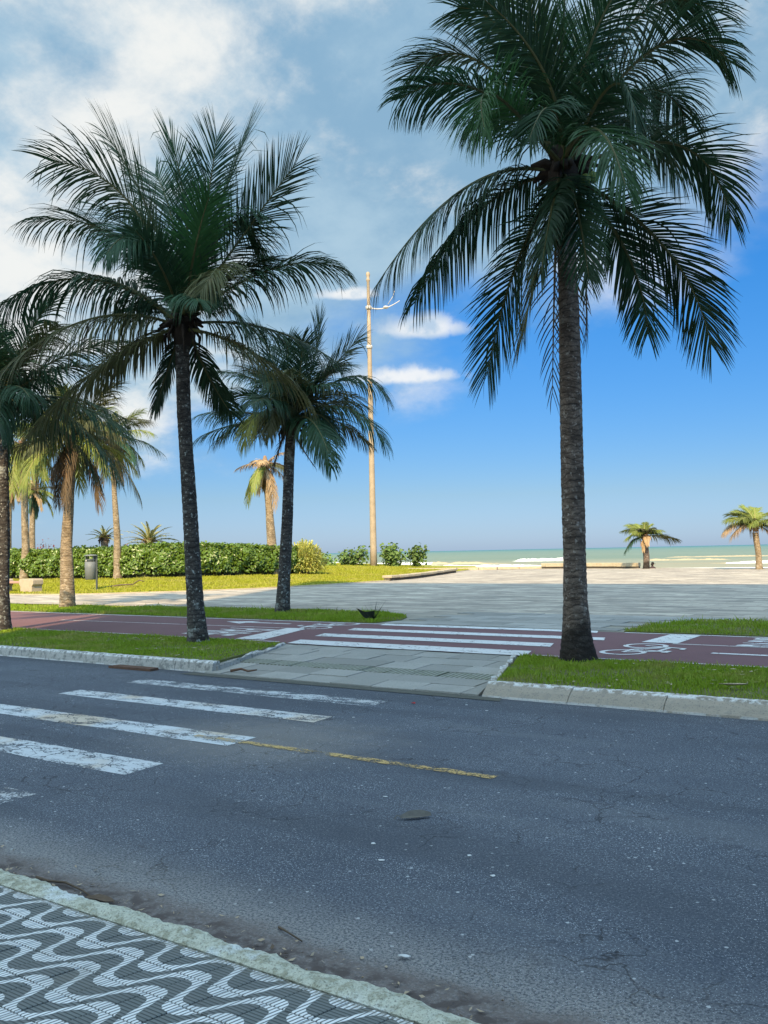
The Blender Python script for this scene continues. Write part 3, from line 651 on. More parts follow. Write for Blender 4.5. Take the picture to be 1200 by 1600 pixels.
# mossy old kerb, lumpy, with chipped road side
rs=np.random.RandomState(6); n=700; xs=np.linspace(-9.,4.5,n); prof=[(2.509,.02),(2.511,.098),(2.535,.108),(2.585,.110),(2.622,.100),(2.645,.07),(2.660,-.05)]
lump=np.interp(xs,np.linspace(-9,4.5,95),rs.uniform(-1,1,95)); fine=rs.uniform(-1,1,n); V=[]
for i,x in enumerate(xs):
    for j,(y,z) in enumerate(prof):
        V.append((x,y+(.014*lump[i]+.005*fine[i])*(j>=4)+rs.uniform(-.003,.003)*(1<j<6),z+(.006*lump[i]*(j in(3,4))+rs.uniform(-.004,.004))*(1<j<6)))
k=len(prof); tag(MB().raw(V,[(i*k+j,(i+1)*k+j,(i+1)*k+j+1,i*k+j+1) for i in range(n-1) for j in range(k-1)]).build('near_kerb','mossy_kerb'),kind='structure')

# ------------------------------------------------------------------ palms
FM=['frond_green','frond_olive','frond_fresh','frond_dry','frond_yellow','frond_sunny','frond_straw']
def frond_mesh(P0,P1,P2,twist,droop,mi,seed,L=None,nl=64,wl=.026,lf=.27,rr=.026,seg=4,stiff=.0,lift=.25,start=.14):
    rs=np.random.RandomState(seed); P0,P1,P2=[np.array(p,float) for p in (P0,P1,P2)]
    N=28; t=np.linspace(0,1,N)[:,None]; C=(1-t)**2*P0+2*t*(1-t)*P1+t*t*P2
    Lc=np.linalg.norm(np.diff(C,axis=0),axis=1).sum()
    hz=(P2-P0)*np.array([1,1,0]); 
    if np.linalg.norm(hz)<.05: hz=np.array([math.cos(seed),math.sin(seed),0])
    hz/=np.linalg.norm(hz); S0=np.array([-hz[1],hz[0],0])
    b=MB(); rad=rr*(1-t[:,0])**.8+.004; rad[:3]*=[1.7,1.4,1.15]; b.tube(C,rad,5,1)
    tl=np.sort(np.clip(start+(1-start)*(np.arange(nl)+rs.uniform(-.18,.18,nl))/(nl-1),0,1))
    lo=[];fa=[]; V=[]; kk=0; F=[]
    Ci=np.stack([np.interp(tl,t[:,0],C[:,i]) for i in range(3)],1); Tg=2*(1-tl[:,None])*(P1-P0)+2*tl[:,None]*(P2-P1); Tg/=np.linalg.norm(Tg,axis=1)[:,None]+1e-9
    for side in (1,-1):
        tw=R(twist)*np.clip(tl*1.6,0,1)+rs.uniform(-.08,.08,nl)
        S=S0-Tg*(Tg@S0)[:,None]; S/=np.linalg.norm(S,axis=1)[:,None]; Nn=np.cross(S,Tg); Nn*=np.where(Nn[:,2:3]<-.2,1,1)
        flip=np.sign(np.cross(Tg,S)[:,2]+1e-6)
        Nn=np.cross(Tg,S); 
        S2=S*np.cos(tw)[:,None]+Nn*np.sin(tw)[:,None]; N2=np.cross(Tg,S2)
        up=np.where(N2[:,2]>=0,1.,-1.) if abs(twist)<30 else np.ones(nl)
        al=np.radians(np.interp(tl,[0,.3,.8,1],[66,50,37,20])+rs.normal(0,3,nl)+5*np.sin(tl*rs.uniform(5,12)+rs.uniform(0,6)))
        be=lift*(1-tl*.6)+rs.normal(0,.08,nl)
        d0=np.cos(al)[:,None]*Tg+np.sin(al)[:,None]*(side*S2*np.cos(be)[:,None]+N2*(up*np.sin(be))[:,None])
        ll=Lc*lf*np.interp(tl,[0,.14,.35,.6,.85,1],[.35,.74,1.,1.,.82,.55])*rs.uniform(.92,1.05,nl)*np.where(rs.rand(nl)<.08,rs.uniform(.25,.75,nl),1)
        dr=droop*rs.uniform(.7,1.35,nl)*(.65+.5*(1-tl))*(1+.45*np.sin(tl*rs.uniform(6,14)+rs.uniform(0,6)))+np.where(rs.rand(nl)<.06,rs.uniform(.5,2.2,nl),0)
        p=Ci.copy(); d=d0.copy(); rows=[]
        wprof=[.7,1.,.95,.7,.08] if seg==4 else [.7,1.,.6,.06]
        nrm=N2*up[:,None]+rs.normal(0,.25,(nl,3))
        for k in range(seg+1):
            dn=d/np.linalg.norm(d,axis=1)[:,None]
            wv=np.cross(dn,nrm); wv/=np.linalg.norm(wv,axis=1)[:,None]+1e-9
            hw=(wl*.5*wprof[k]*np.interp(tl,[0,.3,.8,1],[.8,1,.85,.6]))[:,None]
            rows.append((p-wv*hw,p+wv*hw))
            d=dn+np.array([0,0,-1.])*(dr*((k+1)/seg)**1.1*.75)[:,None]; dn=d/np.linalg.norm(d,axis=1)[:,None]
            p=p+dn*(ll/seg)[:,None]
        A=np.stack([q for r_ in rows for q in r_],1); m=2*(seg+1)
        V.append(A.reshape(-1,3))
        base=np.arange(nl)*m+kk; kk+=nl*m
        for k in range(seg): F.append(np.stack([base+2*k,base+2*k+1,base+2*k+3,base+2*k+2],1))
    V=np.vstack(V); F=np.vstack(F)
    b.raw(V,[tuple(q) for q in F.tolist()],0)
    rm={3:'rachis_dry',6:'rachis_dry',5:'rachis_sunny'}.get(mi,'rachis')
    return b.mesh('frond',[FM[mi],rm])
def trunk_mesh(path,rads,seed,m,ring=.085,n=18,amp=.03):
    P=np.array(path,float); s=np.r_[0,np.cumsum(np.linalg.norm(np.diff(P,axis=0),axis=1))]; L=s[-1]; N=max(24,int(L/ring*2.5))
    u=np.linspace(0,L,N); 
    # smooth path
    C=np.stack([np.interp(u,s,P[:,i]) for i in range(3)],1); k=np.ones(9)/9
    for i in range(3):
        pad=np.r_[2*C[0,i]-C[1:5,i][::-1],C[:,i],2*C[-1,i]-C[-5:-1,i][::-1]]; C[:,i]=np.convolve(pad,k,'valid')
    r=np.interp(u,[a for a,_ in rads],[b for _,b in rads]); rs=np.random.RandomState(seed)
    rg=1+amp*(.5-((u/ring+rs.uniform(0,.2,N))%1)); V=[]
    ph=rs.uniform(0,6,6)
    for i in range(N):
        a=np.arange(n)*2*math.pi/n
        q=r[i]*rg[i]*(1+.05*np.sin(2*a+ph[0]+u[i]*.9)+.035*np.sin(5*a+ph[1]+u[i]*2.3)+rs.uniform(-.025,.025,n))
        V.append(np.stack([C[i,0]+q*np.cos(a),C[i,1]+q*np.sin(a),np.full(n,C[i,2])],1))
    F=[(i*n+j,i*n+(j+1)%n,(i+1)*n+(j+1)%n,(i+1)*n+j) for i in range(N-1) for j in range(n)]+[tuple((N-1)*n+j for j in range(n))]
    return MB().raw(np.vstack(V),F).mesh('trunk',[m],True)
def crown_base(hub,r,h,seed,m):
    # swollen bulb of old leaf sheaths and hanging fibre
    b=MB(); rs=np.random.RandomState(seed); b.lathe((hub[0],hub[1],hub[2]-h*.55),[(r*.8,0),(r*1.15,h*.3),(r*1.2,h*.6),(r*.8,h*.95),(r*.35,h*1.3)],12)
    for i in range(16):
        a=i*2.4; e=rs.uniform(-.3,.9); d=np.array([math.cos(a)*math.cos(e),math.sin(a)*math.cos(e),math.sin(e)]); H=np.array(hub)
        b.tube([H+d*r*.5,H+d*r*1.6+[0,0,.05],H+d*r*rs.uniform(2.2,3.)+[0,0,-.03]],[r*.5,r*.36,r*.12],6)
    for i in range(7):
        a=rs.uniform(0,6.28); q=np.array([math.cos(a),math.sin(a),0])*r*1.1+np.array(hub); ln=rs.uniform(.3,.8)*h*1.6
        b.tube([q,q+np.array([math.cos(a)*r*.8,math.sin(a)*r*.8,-ln*.4]),q+np.array([math.cos(a)*r*.7,math.sin(a)*r*.7,-ln])],[r*.22,r*.16,r*.03],5)
    return b.mesh('crown',[m],True)
PALM={}
PALM['A']=dict(base=(-4.96, 11.39, 0.15),trunk=[(-0.0, 0.0, -0.03), (-0.02, -0.01, 0.21), (-0.04, -0.04, 0.84), (-0.04, -0.08, 1.93), (-0.04, -0.14, 3.18), (-0.05, -0.2, 4.6), (-0.06, -0.24, 5.61), (-0.08, -0.28, 6.32)],hub=(-0.08, -0.28, 6.38),fronds=[
  ((-1.31, 0.01, 7.0), (-2.7, 0.39, 4.9), 0, 2.4, 0),
  ((-1.18, 0.51, 6.67), (-2.07, 1.38, 4.99), 0, 2.2, 0),
  ((-0.97, -0.63, 5.12), (-1.26, -0.54, 3.19), 60, 0.35, 0),
  ((-0.5, -0.97, 5.22), (-0.93, -1.05, 3.53), 40, 0.5, 1),
  ((1.24, 0.32, 5.4), (1.12, 0.33, 4.01), -60, 0.4, 0),
  ((1.74, -0.29, 5.44), (1.75, -0.46, 3.57), -50, 0.4, 0),
  ((2.1, -0.07, 7.67), (2.29, 0.07, 5.28), -35, 0.8, 0),
  ((-0.02, -2.3, 6.72), (0.16, -2.61, 4.85), 0, 0.8, 2),
  ((-1.37, -1.14, 7.86), (-2.51, -1.09, 6.75), 10, 1.2, 0),
  ((-1.7, -1.97, 7.49), (-1.27, -2.54, 5.56), 0, 0.8, 2),
  ((-1.21, 0.29, 9.28), (-2.29, 0.66, 7.9), 0, 0.7, 0),
  ((-0.69, -0.14, 9.06), (-1.62, -0.08, 8.66), 10, 0.5, 0),
  ((-0.4, -0.72, 8.2), (-0.84, -0.89, 9.06), 0, 0.3, 2),
  ((-0.08, -0.37, 8.36), (0.09, -0.42, 9.7), 20, 0.2, 2),
  ((0.44, 0.24, 8.65), (0.99, 0.37, 9.88), 0, 0.3, 2),
  ((1.05, 0.08, 9.88), (2.31, -0.16, 8.27), -10, 0.9, 0),
  ((1.29, -0.94, 8.88), (2.18, -0.81, 7.11), -20, 0.7, 0),
  ((1.58, 0.82, 8.93), (2.2, 1.28, 7.44), -10, 0.9, 0),
  ((0.44, -1.84, 7.79), (0.41, -2.05, 5.72), 0, 0.8, 0),
  ((-0.26, 0.94, 8.52), (-0.49, 1.8, 9.15), 0, 0.5, 0),
  ((0.6, 0.97, 8.91), (0.48, 2.07, 10.0), 0, 0.4, 0),
  ((0.79, 0.85, 8.04), (2.19, 2.02, 8.75), 0, 0.6, 0),
  ((-0.13, -1.04, 7.65), (-1.62, -1.36, 8.36), 10, 0.5, 0),
  ((0.12, -0.86, 8.42), (1.13, -0.99, 8.99), 0, 0.3, 2),
  ((-0.51, -1.92, 7.16), (-0.94, -2.25, 5.61), 0, 0.8, 0),
  ((-0.51, 0.79, 8.46), (-1.26, 1.38, 7.46), 0, 1.0, 0),
  ((1.42, 0.69, 8.46), (2.05, 1.22, 6.37), 0, 1.2, 0),
  ((-0.14, -1.44, 5.73), (-0.01, -1.39, 4.28), 0, 0.6, 0),
  ((-0.42, -1.3, 5.75), (-0.65, -1.29, 4.4), 0, 0.7, 0),
  ((0.2, 0.1, 5.57), (-0.05, 0.36, 3.25), 20, 0.6, 3),
  ((0.36, 0.01, 5.58), (0.11, -0.26, 3.66), 0, 0.5, 3),
  ((-0.14, 0.17, 5.81), (-0.24, 0.23, 2.81), 0, 0.5, 3),
])
PALM['B']=dict(base=(-11.64, 10.98, 0.15),trunk=[(-0.0, 0.0, -0.03), (-0.03, -0.02, 0.47), (-0.07, -0.06, 1.33), (-0.12, -0.11, 2.63), (-0.17, -0.17, 3.93), (-0.18, -0.21, 4.79), (-0.16, -0.23, 5.28)],hub=(-0.16, -0.23, 5.33),fronds=[
  ((-1.68, -0.55, 6.79), (-3.27, -0.54, 5.53), 0, 2.0, 0),
  ((-1.49, -0.85, 5.94), (-3.14, -0.99, 4.27), 0, 2.2, 1),
  ((-1.3, -1.21, 4.73), (-2.39, -1.34, 3.29), 0, 1.8, 1),
  ((1.64, 0.04, 6.96), (2.76, 0.23, 6.28), 0, 1.0, 0),
  ((1.31, -1.2, 4.9), (2.26, -1.36, 3.54), 0, 1.2, 1),
  ((1.4, 0.36, 5.73), (2.77, 0.6, 4.53), 0, 1.2, 0),
  ((0.92, -0.2, 6.98), (2.07, -0.17, 8.48), -40, 0.25, 0),
  ((0.32, -0.56, 7.1), (0.61, -0.68, 8.82), -10, 0.25, 0),
  ((0.06, -0.08, 7.54), (-0.48, -0.09, 8.99), 0, 0.2, 2),
  ((-0.63, -0.1, 7.78), (-1.75, -0.09, 9.07), 25, 0.3, 0),
  ((-0.76, -0.62, 8.31), (-2.69, -0.65, 8.01), 10, 0.7, 0),
  ((-1.09, 0.01, 7.74), (-3.3, 0.18, 7.28), 0, 0.9, 0),
  ((1.22, -1.8, 6.64), (0.29, -2.02, 5.07), 0, 1.0, 1),
  ((-0.62, -1.52, 7.4), (-1.11, -1.85, 5.71), 0, 1.0, 0),
  ((0.95, -0.08, 8.9), (1.34, 0.35, 5.67), 0, 1.1, 0),
  ((-0.59, 0.15, 4.47), (-0.83, 0.33, 3.85), 0, 0.8, 0),
  ((0.17, 0.52, 4.38), (0.59, 0.83, 3.83), 0, 0.8, 0),
  ((0.61, 0.24, 8.37), (0.9, 0.8, 9.21), -20, 0.4, 0),
  ((-0.37, 0.77, 7.87), (-1.15, 1.42, 8.86), 0, 0.4, 0),
  ((-0.36, 0.55, 6.9), (-2.39, 1.14, 8.23), 0, 0.7, 0),
  ((0.7, -1.22, 6.32), (1.29, -1.49, 4.34), 0, 1.0, 0),
  ((0.2, -1.08, 6.59), (0.64, -1.52, 7.26), 0, 0.4, 2),
  ((-0.18, -1.38, 6.18), (-0.71, -1.69, 6.62), 0, 0.5, 0),
  ((-0.94, 0.27, 6.3), (-2.56, 0.61, 6.63), 0, 1.4, 0),
  ((-1.04, 0.17, 5.34), (-2.12, 0.61, 4.43), 0, 1.6, 1),
])
PALM['C']=dict(base=(-15.33, 17.29, 0.16),trunk=[(-0.02, 0.0, -0.05), (0.03, -0.03, 0.59), (0.14, -0.09, 2.17), (0.23, -0.16, 3.75), (0.3, -0.2, 4.62)],hub=(0.3, -0.2, 4.7),fronds=[
  ((1.9, -0.51, 5.82), (2.86, -0.46, 3.63), 0, 1.3, 0),
  ((2.07, 0.06, 6.85), (2.85, 0.28, 5.04), 0, 1.2, 0),
  ((1.27, -0.01, 6.07), (2.25, -0.01, 7.08), -20, 0.3, 0),
  ((1.1, -0.38, 6.4), (1.09, -0.53, 7.51), 0, 0.25, 0),
  ((0.02, 0.07, 6.3), (-0.75, 0.18, 7.46), 0, 0.4, 0),
  ((-0.31, 0.13, 6.2), (-2.05, 0.14, 6.09), 0, 0.9, 0),
  ((-1.0, -0.13, 5.14), (-2.22, -0.01, 4.94), 0, 1.0, 0),
  ((-1.08, -0.56, 4.86), (-2.14, -0.68, 4.18), 0, 1.3, 0),
  ((-0.72, -1.04, 5.44), (-0.73, -1.36, 3.62), 0, 1.1, 4),
  ((-0.05, -1.44, 5.48), (-0.07, -1.77, 3.82), 0, 1.0, 1),
  ((0.51, -1.14, 5.65), (1.8, -1.63, 5.36), 0, 0.8, 0),
  ((1.16, -1.14, 5.2), (1.67, -1.17, 3.85), 0, 1.0, 0),
  ((0.13, 0.57, 6.21), (0.12, 1.18, 7.36), 0, 0.3, 0),
  ((-0.4, 0.43, 6.38), (-1.33, 0.7, 6.94), 0, 0.5, 0),
  ((1.25, 0.76, 5.7), (2.36, 1.37, 5.22), 0, 1.0, 0),
  ((0.74, -0.88, 6.18), (0.69, -1.49, 6.62), 0, 0.5, 0),
  ((-0.12, -0.06, 3.88), (-0.23, 0.05, 3.38), 0, 0.6, 3),
  ((0.54, 0.06, 3.99), (0.97, 0.15, 3.44), 0, 0.6, 3),
  ((0.38, -1.36, 5.99), (-0.31, -2.03, 5.19), 0, 0.8, 0),
  ((0.86, 0.26, 6.3), (1.97, 0.63, 6.27), 0, 0.5, 0),
])
PALM['D']=dict(base=(-17.51, 11.05, 0.15),trunk=[(-0.0, 0.0, -0.04), (0.01, -0.03, 0.72), (0.05, -0.08, 1.91), (0.05, -0.14, 3.23), (0.05, -0.2, 4.55)],hub=(0.06, -0.2, 4.68),fronds=[
])
PALM['E']=dict(base=(-23.23, 16.75, 0.16),trunk=[(-0.0, 0.0, -0.06), (0.02, -0.04, 0.93), (0.02, -0.08, 1.87), (0.14, -0.15, 3.36), (0.27, -0.21, 4.85)],hub=(0.27, -0.22, 4.96),fronds=[
])
PALM['F']=dict(base=(-39.19, 31.35, 0.48),trunk=[(-0.0, 0.0, -0.1), (0.01, -0.09, 2.16), (-0.1, -0.21, 4.83), (-0.26, -0.31, 7.1)],hub=(-0.25, -0.32, 7.3),fronds=[
])
PALM['G']=dict(base=(-46.43, 30.66, 0.46),trunk=[(-0.0, 0.0, -0.11), (0.14, -0.07, 1.64), (0.13, -0.21, 4.87), (0.11, -0.32, 7.37)],hub=(0.12, -0.33, 7.52),fronds=[
])
PALM['J']=dict(base=(-36.04, 39.86, 0.43),trunk=[(-0.0, 0.0, -0.07), (-0.02, -0.04, 1.03), (-0.15, -0.16, 3.62), (-0.36, -0.26, 6.02)],hub=(-0.35, -0.27, 6.27),fronds=[
])
PALM['H']=dict(base=(-55.18, 37.06, 0.66),trunk=[(-0.0, 0.0, -0.09), (0.04, -0.09, 1.97), (0.15, -0.23, 5.19)],hub=(0.2, -0.24, 5.49),fronds=[
])
PALM['I']=dict(base=(-58.33, 37.28, 0.66),trunk=[(-0.0, 0.0, -0.09), (0.09, -0.09, 2.04), (0.22, -0.27, 6.24)],hub=(0.27, -0.29, 6.55),fronds=[
])
PALM['K']=dict(base=(-21.39, 60.5, 0.15),trunk=[(-0.0, 0.0, -0.02), (0.02, -0.03, 0.79), (-0.09, -0.08, 1.86)],hub=(-0.08, -0.09, 2.16),fronds=[
])
PALM['L']=dict(base=(-13.44, 57.15, 0.15),trunk=[(-0.0, 0.0, -0.02), (-0.02, -0.04, 0.92), (-0.18, -0.09, 2.17)],hub=(-0.17, -0.11, 2.54),fronds=[
])
PALM['M']=dict(base=(-47.88, 37.31, 0.58),trunk=[(-0.0, 0.0, -0.04), (0.02, -0.05, 1.08), (0.0, -0.09, 2.09)],hub=(0.0, -0.1, 2.21),fronds=[
])
PALM['N']=dict(base=(-44.83, 38.24, 0.55),trunk=[(-0.0, 0.0, -0.04), (0.02, -0.05, 1.06), (0.04, -0.08, 1.77)],hub=(0.04, -0.08, 1.89),fronds=[
])

def palm(key,label,rads,group,barkm='bark_dark',fib='fibre',cr=.16,ch=.55,seed=0,fkw={},gen=None,name='coconut_palm',ring=.085,n=18,cat='palm tree'):
    d=PALM[key]; root=tag(empty(name,d['base'],YAW),label,cat,group)
    obj('trunk',trunk_mesh(d['trunk'],rads,seed,barkm,ring,n),root)
    crown=obj('crown',crown_base(d['hub'],cr,ch,seed,fib),root)
    H=np.array(d['hub']); rs=np.random.RandomState(seed+100); i=0
    for (C,Tp,tw,dr,mi) in d['fronds']:
        st=H+rs.uniform(-.06,.06,3)
        kw=dict(fkw); C,Tp=np.array(C),np.array(Tp); q=.96 if dr>1.5 else .87; tw=tw+rs.uniform(-38,38) if abs(tw)<15 else tw; dr=dr*(.7 if dr<.9 else 1.); Tp=(1-q)**2*st+2*q*(1-q)*C+q*q*Tp; C=st+(C-st)*q
        if mi==3: kw.update(nl=34,lf=.2,wl=.022)
        o=obj('frond',frond_mesh(st,C,Tp,tw,dr,mi,seed*100+i,**kw),crown); i+=1
        if mi==3: o['label']='dry brown frond hanging down the trunk'
    if gen:
        for (az,el,L,dr,mi,lean) in gen(rs):
            h=np.array([math.cos(az),math.sin(az),0]); P1=H+h*L*.55*math.cos(el)+np.array([0,0,L*.55*math.sin(el)])
            sag=lean*L; P2=P1+h*L*.55*max(.12,math.cos(el-lean*1.2))+np.array([0,0,L*.45*math.sin(el)-sag*.75])
            obj('frond',frond_mesh(H+rs.uniform(-.05,.05,3),P1,P2,rs.uniform(-25,25),dr,mi,seed*100+i,**fkw),crown); i+=1
    return root,crown
def crown_gen(n,L,elmax,elmin,mats,lean=(.15,.8),droop=(.4,1.6),dry=0,drymat=3,wind=None):
    def f(rs):
        out=[]
        for i in range(n):
            u=(i+.5)/n; el=R(elmax+(elmin-elmax)*u**.8)+rs.uniform(-.12,.12); az=i*2.39996+rs.uniform(-.25,.25)
            if wind is not None: az=az+.45*math.sin(wind-az)
            out.append((az,el,L*rs.uniform(.85,1.1)*(1-.25*max(0,.25-u)),droop[0]+(droop[1]-droop[0])*u,mats[int(rs.randint(len(mats)))],lean[0]+(lean[1]-lean[0])*u+rs.uniform(-.08,.08)))
        for i in range(dry):
            out.append((rs.uniform(0,6.28),R(rs.uniform(-65,-35)),L*rs.uniform(.5,.75),1.6,drymat,.75))
        return out
    return f
NEAR='coconut palms lining the bicycle path'
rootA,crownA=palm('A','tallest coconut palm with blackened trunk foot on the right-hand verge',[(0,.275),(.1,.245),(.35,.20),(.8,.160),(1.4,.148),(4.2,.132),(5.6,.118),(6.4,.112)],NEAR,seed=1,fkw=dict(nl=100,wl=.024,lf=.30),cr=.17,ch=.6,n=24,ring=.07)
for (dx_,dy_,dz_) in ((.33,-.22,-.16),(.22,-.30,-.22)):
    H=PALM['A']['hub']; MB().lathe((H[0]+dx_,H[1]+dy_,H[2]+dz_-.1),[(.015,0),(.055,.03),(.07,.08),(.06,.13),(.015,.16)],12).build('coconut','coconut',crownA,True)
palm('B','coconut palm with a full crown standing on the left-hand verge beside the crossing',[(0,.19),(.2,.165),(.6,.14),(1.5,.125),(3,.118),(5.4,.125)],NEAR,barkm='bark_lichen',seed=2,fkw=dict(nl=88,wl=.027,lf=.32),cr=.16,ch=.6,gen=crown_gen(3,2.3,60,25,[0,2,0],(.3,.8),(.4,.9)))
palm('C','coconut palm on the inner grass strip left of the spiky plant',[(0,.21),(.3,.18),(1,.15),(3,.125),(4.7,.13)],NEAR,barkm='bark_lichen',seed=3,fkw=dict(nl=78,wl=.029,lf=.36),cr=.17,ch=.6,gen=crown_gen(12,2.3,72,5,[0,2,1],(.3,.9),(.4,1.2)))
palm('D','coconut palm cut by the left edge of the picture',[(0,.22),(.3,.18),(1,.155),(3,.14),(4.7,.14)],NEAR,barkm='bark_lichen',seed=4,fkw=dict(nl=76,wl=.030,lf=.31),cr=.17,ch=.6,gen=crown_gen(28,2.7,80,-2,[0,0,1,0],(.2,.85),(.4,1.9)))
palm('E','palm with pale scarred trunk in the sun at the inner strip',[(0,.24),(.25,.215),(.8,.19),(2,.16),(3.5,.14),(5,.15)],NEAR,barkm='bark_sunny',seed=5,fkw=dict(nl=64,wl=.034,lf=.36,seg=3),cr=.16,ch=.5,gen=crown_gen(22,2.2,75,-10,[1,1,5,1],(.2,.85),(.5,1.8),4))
LAWN='palms standing on the sunny lawn'
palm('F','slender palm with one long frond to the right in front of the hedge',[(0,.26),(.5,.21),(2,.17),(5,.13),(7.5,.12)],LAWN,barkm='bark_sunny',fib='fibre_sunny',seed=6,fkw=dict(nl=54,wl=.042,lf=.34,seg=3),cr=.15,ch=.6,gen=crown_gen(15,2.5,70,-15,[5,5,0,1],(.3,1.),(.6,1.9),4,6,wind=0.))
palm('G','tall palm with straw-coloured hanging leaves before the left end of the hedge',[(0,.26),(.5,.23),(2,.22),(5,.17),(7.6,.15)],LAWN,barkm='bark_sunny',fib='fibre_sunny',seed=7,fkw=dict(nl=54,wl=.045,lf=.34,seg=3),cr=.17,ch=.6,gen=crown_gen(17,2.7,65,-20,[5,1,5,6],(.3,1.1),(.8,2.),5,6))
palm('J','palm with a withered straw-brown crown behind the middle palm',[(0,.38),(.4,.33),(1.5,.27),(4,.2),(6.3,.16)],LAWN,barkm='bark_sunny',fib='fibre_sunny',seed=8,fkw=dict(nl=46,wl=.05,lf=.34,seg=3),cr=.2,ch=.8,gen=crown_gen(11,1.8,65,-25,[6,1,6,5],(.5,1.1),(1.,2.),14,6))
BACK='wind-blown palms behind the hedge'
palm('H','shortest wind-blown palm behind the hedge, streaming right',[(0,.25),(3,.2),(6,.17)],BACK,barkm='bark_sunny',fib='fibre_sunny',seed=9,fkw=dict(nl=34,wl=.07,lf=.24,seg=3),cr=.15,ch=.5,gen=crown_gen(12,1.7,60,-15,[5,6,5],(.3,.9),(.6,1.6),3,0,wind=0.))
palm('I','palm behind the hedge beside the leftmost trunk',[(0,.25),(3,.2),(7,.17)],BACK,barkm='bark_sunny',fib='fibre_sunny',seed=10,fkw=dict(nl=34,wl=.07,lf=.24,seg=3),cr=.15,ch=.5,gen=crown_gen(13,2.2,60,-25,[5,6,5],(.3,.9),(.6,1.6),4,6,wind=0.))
SMALL='young palms at the sea edge of the plaza'
def gK(rs): return [(a,e,l*.74,d,m,s) for a,e,l,d,m,s in [(2.7,R(50),2.1,.5,5,.7),(3.3,R(35),1.9,.9,5,.95),(2.2,R(70),1.7,.5,5,.4),(1.2,R(78),1.6,.4,5,.3),(.6,R(55),1.8,.6,5,.7),(.15,R(38),1.9,.7,5,.8),(-.2,R(8),2.6,1.1,1,.35),(3.4,R(0),2.2,1.,0,.8),(4.2,R(60),1.6,.8,1,.6),(5.2,R(62),1.6,.8,1,.6),(1.7,R(40),1.7,.8,0,.7),(4.7,R(20),1.3,1.6,6,1.2),(4.2,R(-30),1.,1.8,6,1.),(2.9,R(62),2.,.5,5,.5),(.9,R(66),1.9,.5,5,.5),(3.8,R(45),1.9,.8,5,.7),(5.8,R(50),1.8,.7,5,.7)]]
palm('K','young palm with golden dead leaf at its neck next to the sea wall end',[(0,.24),(.3,.2),(1,.2),(2.2,.2)],SMALL,barkm='bark_dark',fib='fibre_sunny',seed=11,fkw=dict(nl=70,wl=.05,lf=.42,seg=3),cr=.17,ch=.6,gen=gK)
def gL(rs): return [(a,e,l*.86,d,m,s) for a,e,l,d,m,s in [(3.2,R(45),2.1,.7,5,.7),(2.8,R(58),2.1,.5,5,.6),(3.5,R(20),2.2,1.3,6,.9),(3.0,R(30),2.2,1.2,6,.9),(2.2,R(75),1.9,.5,5,.3),(1.2,R(72),2.0,.5,5,.4),(.6,R(58),2.2,.6,5,.6),(.1,R(40),2.2,.8,5,.8),(-.3,R(15),2.,1.1,1,.8),(4.2,R(45),1.8,1.1,5,.9),(5.2,R(40),1.8,1.1,5,.9),(5.6,R(0),1.6,1.6,6,1.),(1.7,R(45),1.9,.8,1,.7),(2.5,R(66),2.,.5,5,.5),(3.9,R(50),2.,.8,5,.7)]]
palm('L','young palm at the right edge of the picture by the sea',[(0,.22),(.3,.19),(1,.17),(2.5,.19)],SMALL,barkm='bark_sunny',fib='fibre_sunny',seed=12,fkw=dict(nl=70,wl=.05,lf=.42,seg=3),cr=.17,ch=.6,gen=gL)
CYC='cycads behind the hedge'
def gC(n,L,e0,e1,ln):
    def f(rs):
        return [(i*2.39996,R(e0+(e1-e0)*(i/n)),L*rs.uniform(.85,1.1),.15,7,ln+.25*(i/n)) for i in range(n)]
    return f
FM.append('cycad_leaf')
palm('M','smaller cycad behind the hedge left of the slender trunk',[(0,.2),(2.2,.22)],CYC,barkm='bark_dark',fib='fibre',seed=13,fkw=dict(nl=40,wl=.03,lf=.12,seg=3,lift=.3),cr=.18,ch=.4,gen=gC(20,1.15,80,10,.35),name='cycad',cat='cycad')
palm('N','wider cycad behind the hedge right of the slender trunk',[(0,.25),(1.7,.25)],CYC,barkm='bark_sunny',fib='fibre_sunny',seed=14,fkw=dict(nl=46,wl=.035,lf=.12,seg=3,lift=.3),cr=.2,ch=.4,gen=gC(30,1.75,80,5,.35),name='cycad',cat='cycad')

# ------------------------------------------------------------------ hedge and shrubs
def leaf_cloud(P,Nv,size,rs,asp=.5,m='hedge_leaf',name='foliage',fold=.35):
    n=len(P); nn_=Nv+rs.normal(0,.55,(n,3)); nn_/=np.linalg.norm(nn_,axis=1)[:,None]
    a=rs.normal(0,1,(n,3))+np.array([0,0,.5]); a-=nn_*(a*nn_).sum(1)[:,None]; a/=np.linalg.norm(a,axis=1)[:,None]; b_=np.cross(nn_,a)
    s=size*rs.uniform(.65,1.3,n)[:,None]
    v0=P-a*s*.5; v1=P+b_*s*asp*.5+nn_*s*fold*.2+a*s*.08; v2=P+a*s*.5-nn_*s*.1; v3=P-b_*s*asp*.5+nn_*s*fold*.2+a*s*.08
    V=np.stack([v0,v1,v2,v3],1).reshape(-1,3); i=np.arange(n)*4; L=np.stack([i,i+1,i+2,i,i+2,i+3],1).ravel()
    return fastmesh(name,V,L,3,[m])
HP=np.array([(-62,30.3),(-56,30.4),(-48,30.6),(-42.4,31.0),(-38.6,31.5),(-36.9,32.6),(-36.0,35.0),(-35.6,39),(-35.5,41.6)],float)
s=np.r_[0,np.cumsum(np.linalg.norm(np.diff(HP,axis=0),axis=1))]; rs=np.random.RandomState(31)
hz0=lawnz(HP)
hedge=tag(empty('hedge',(HP[4][0],HP[4][1],.45)),'long clipped green hedge in the sun at the back of the lawn','hedge')
org=np.array([HP[4][0],HP[4][1],.45])
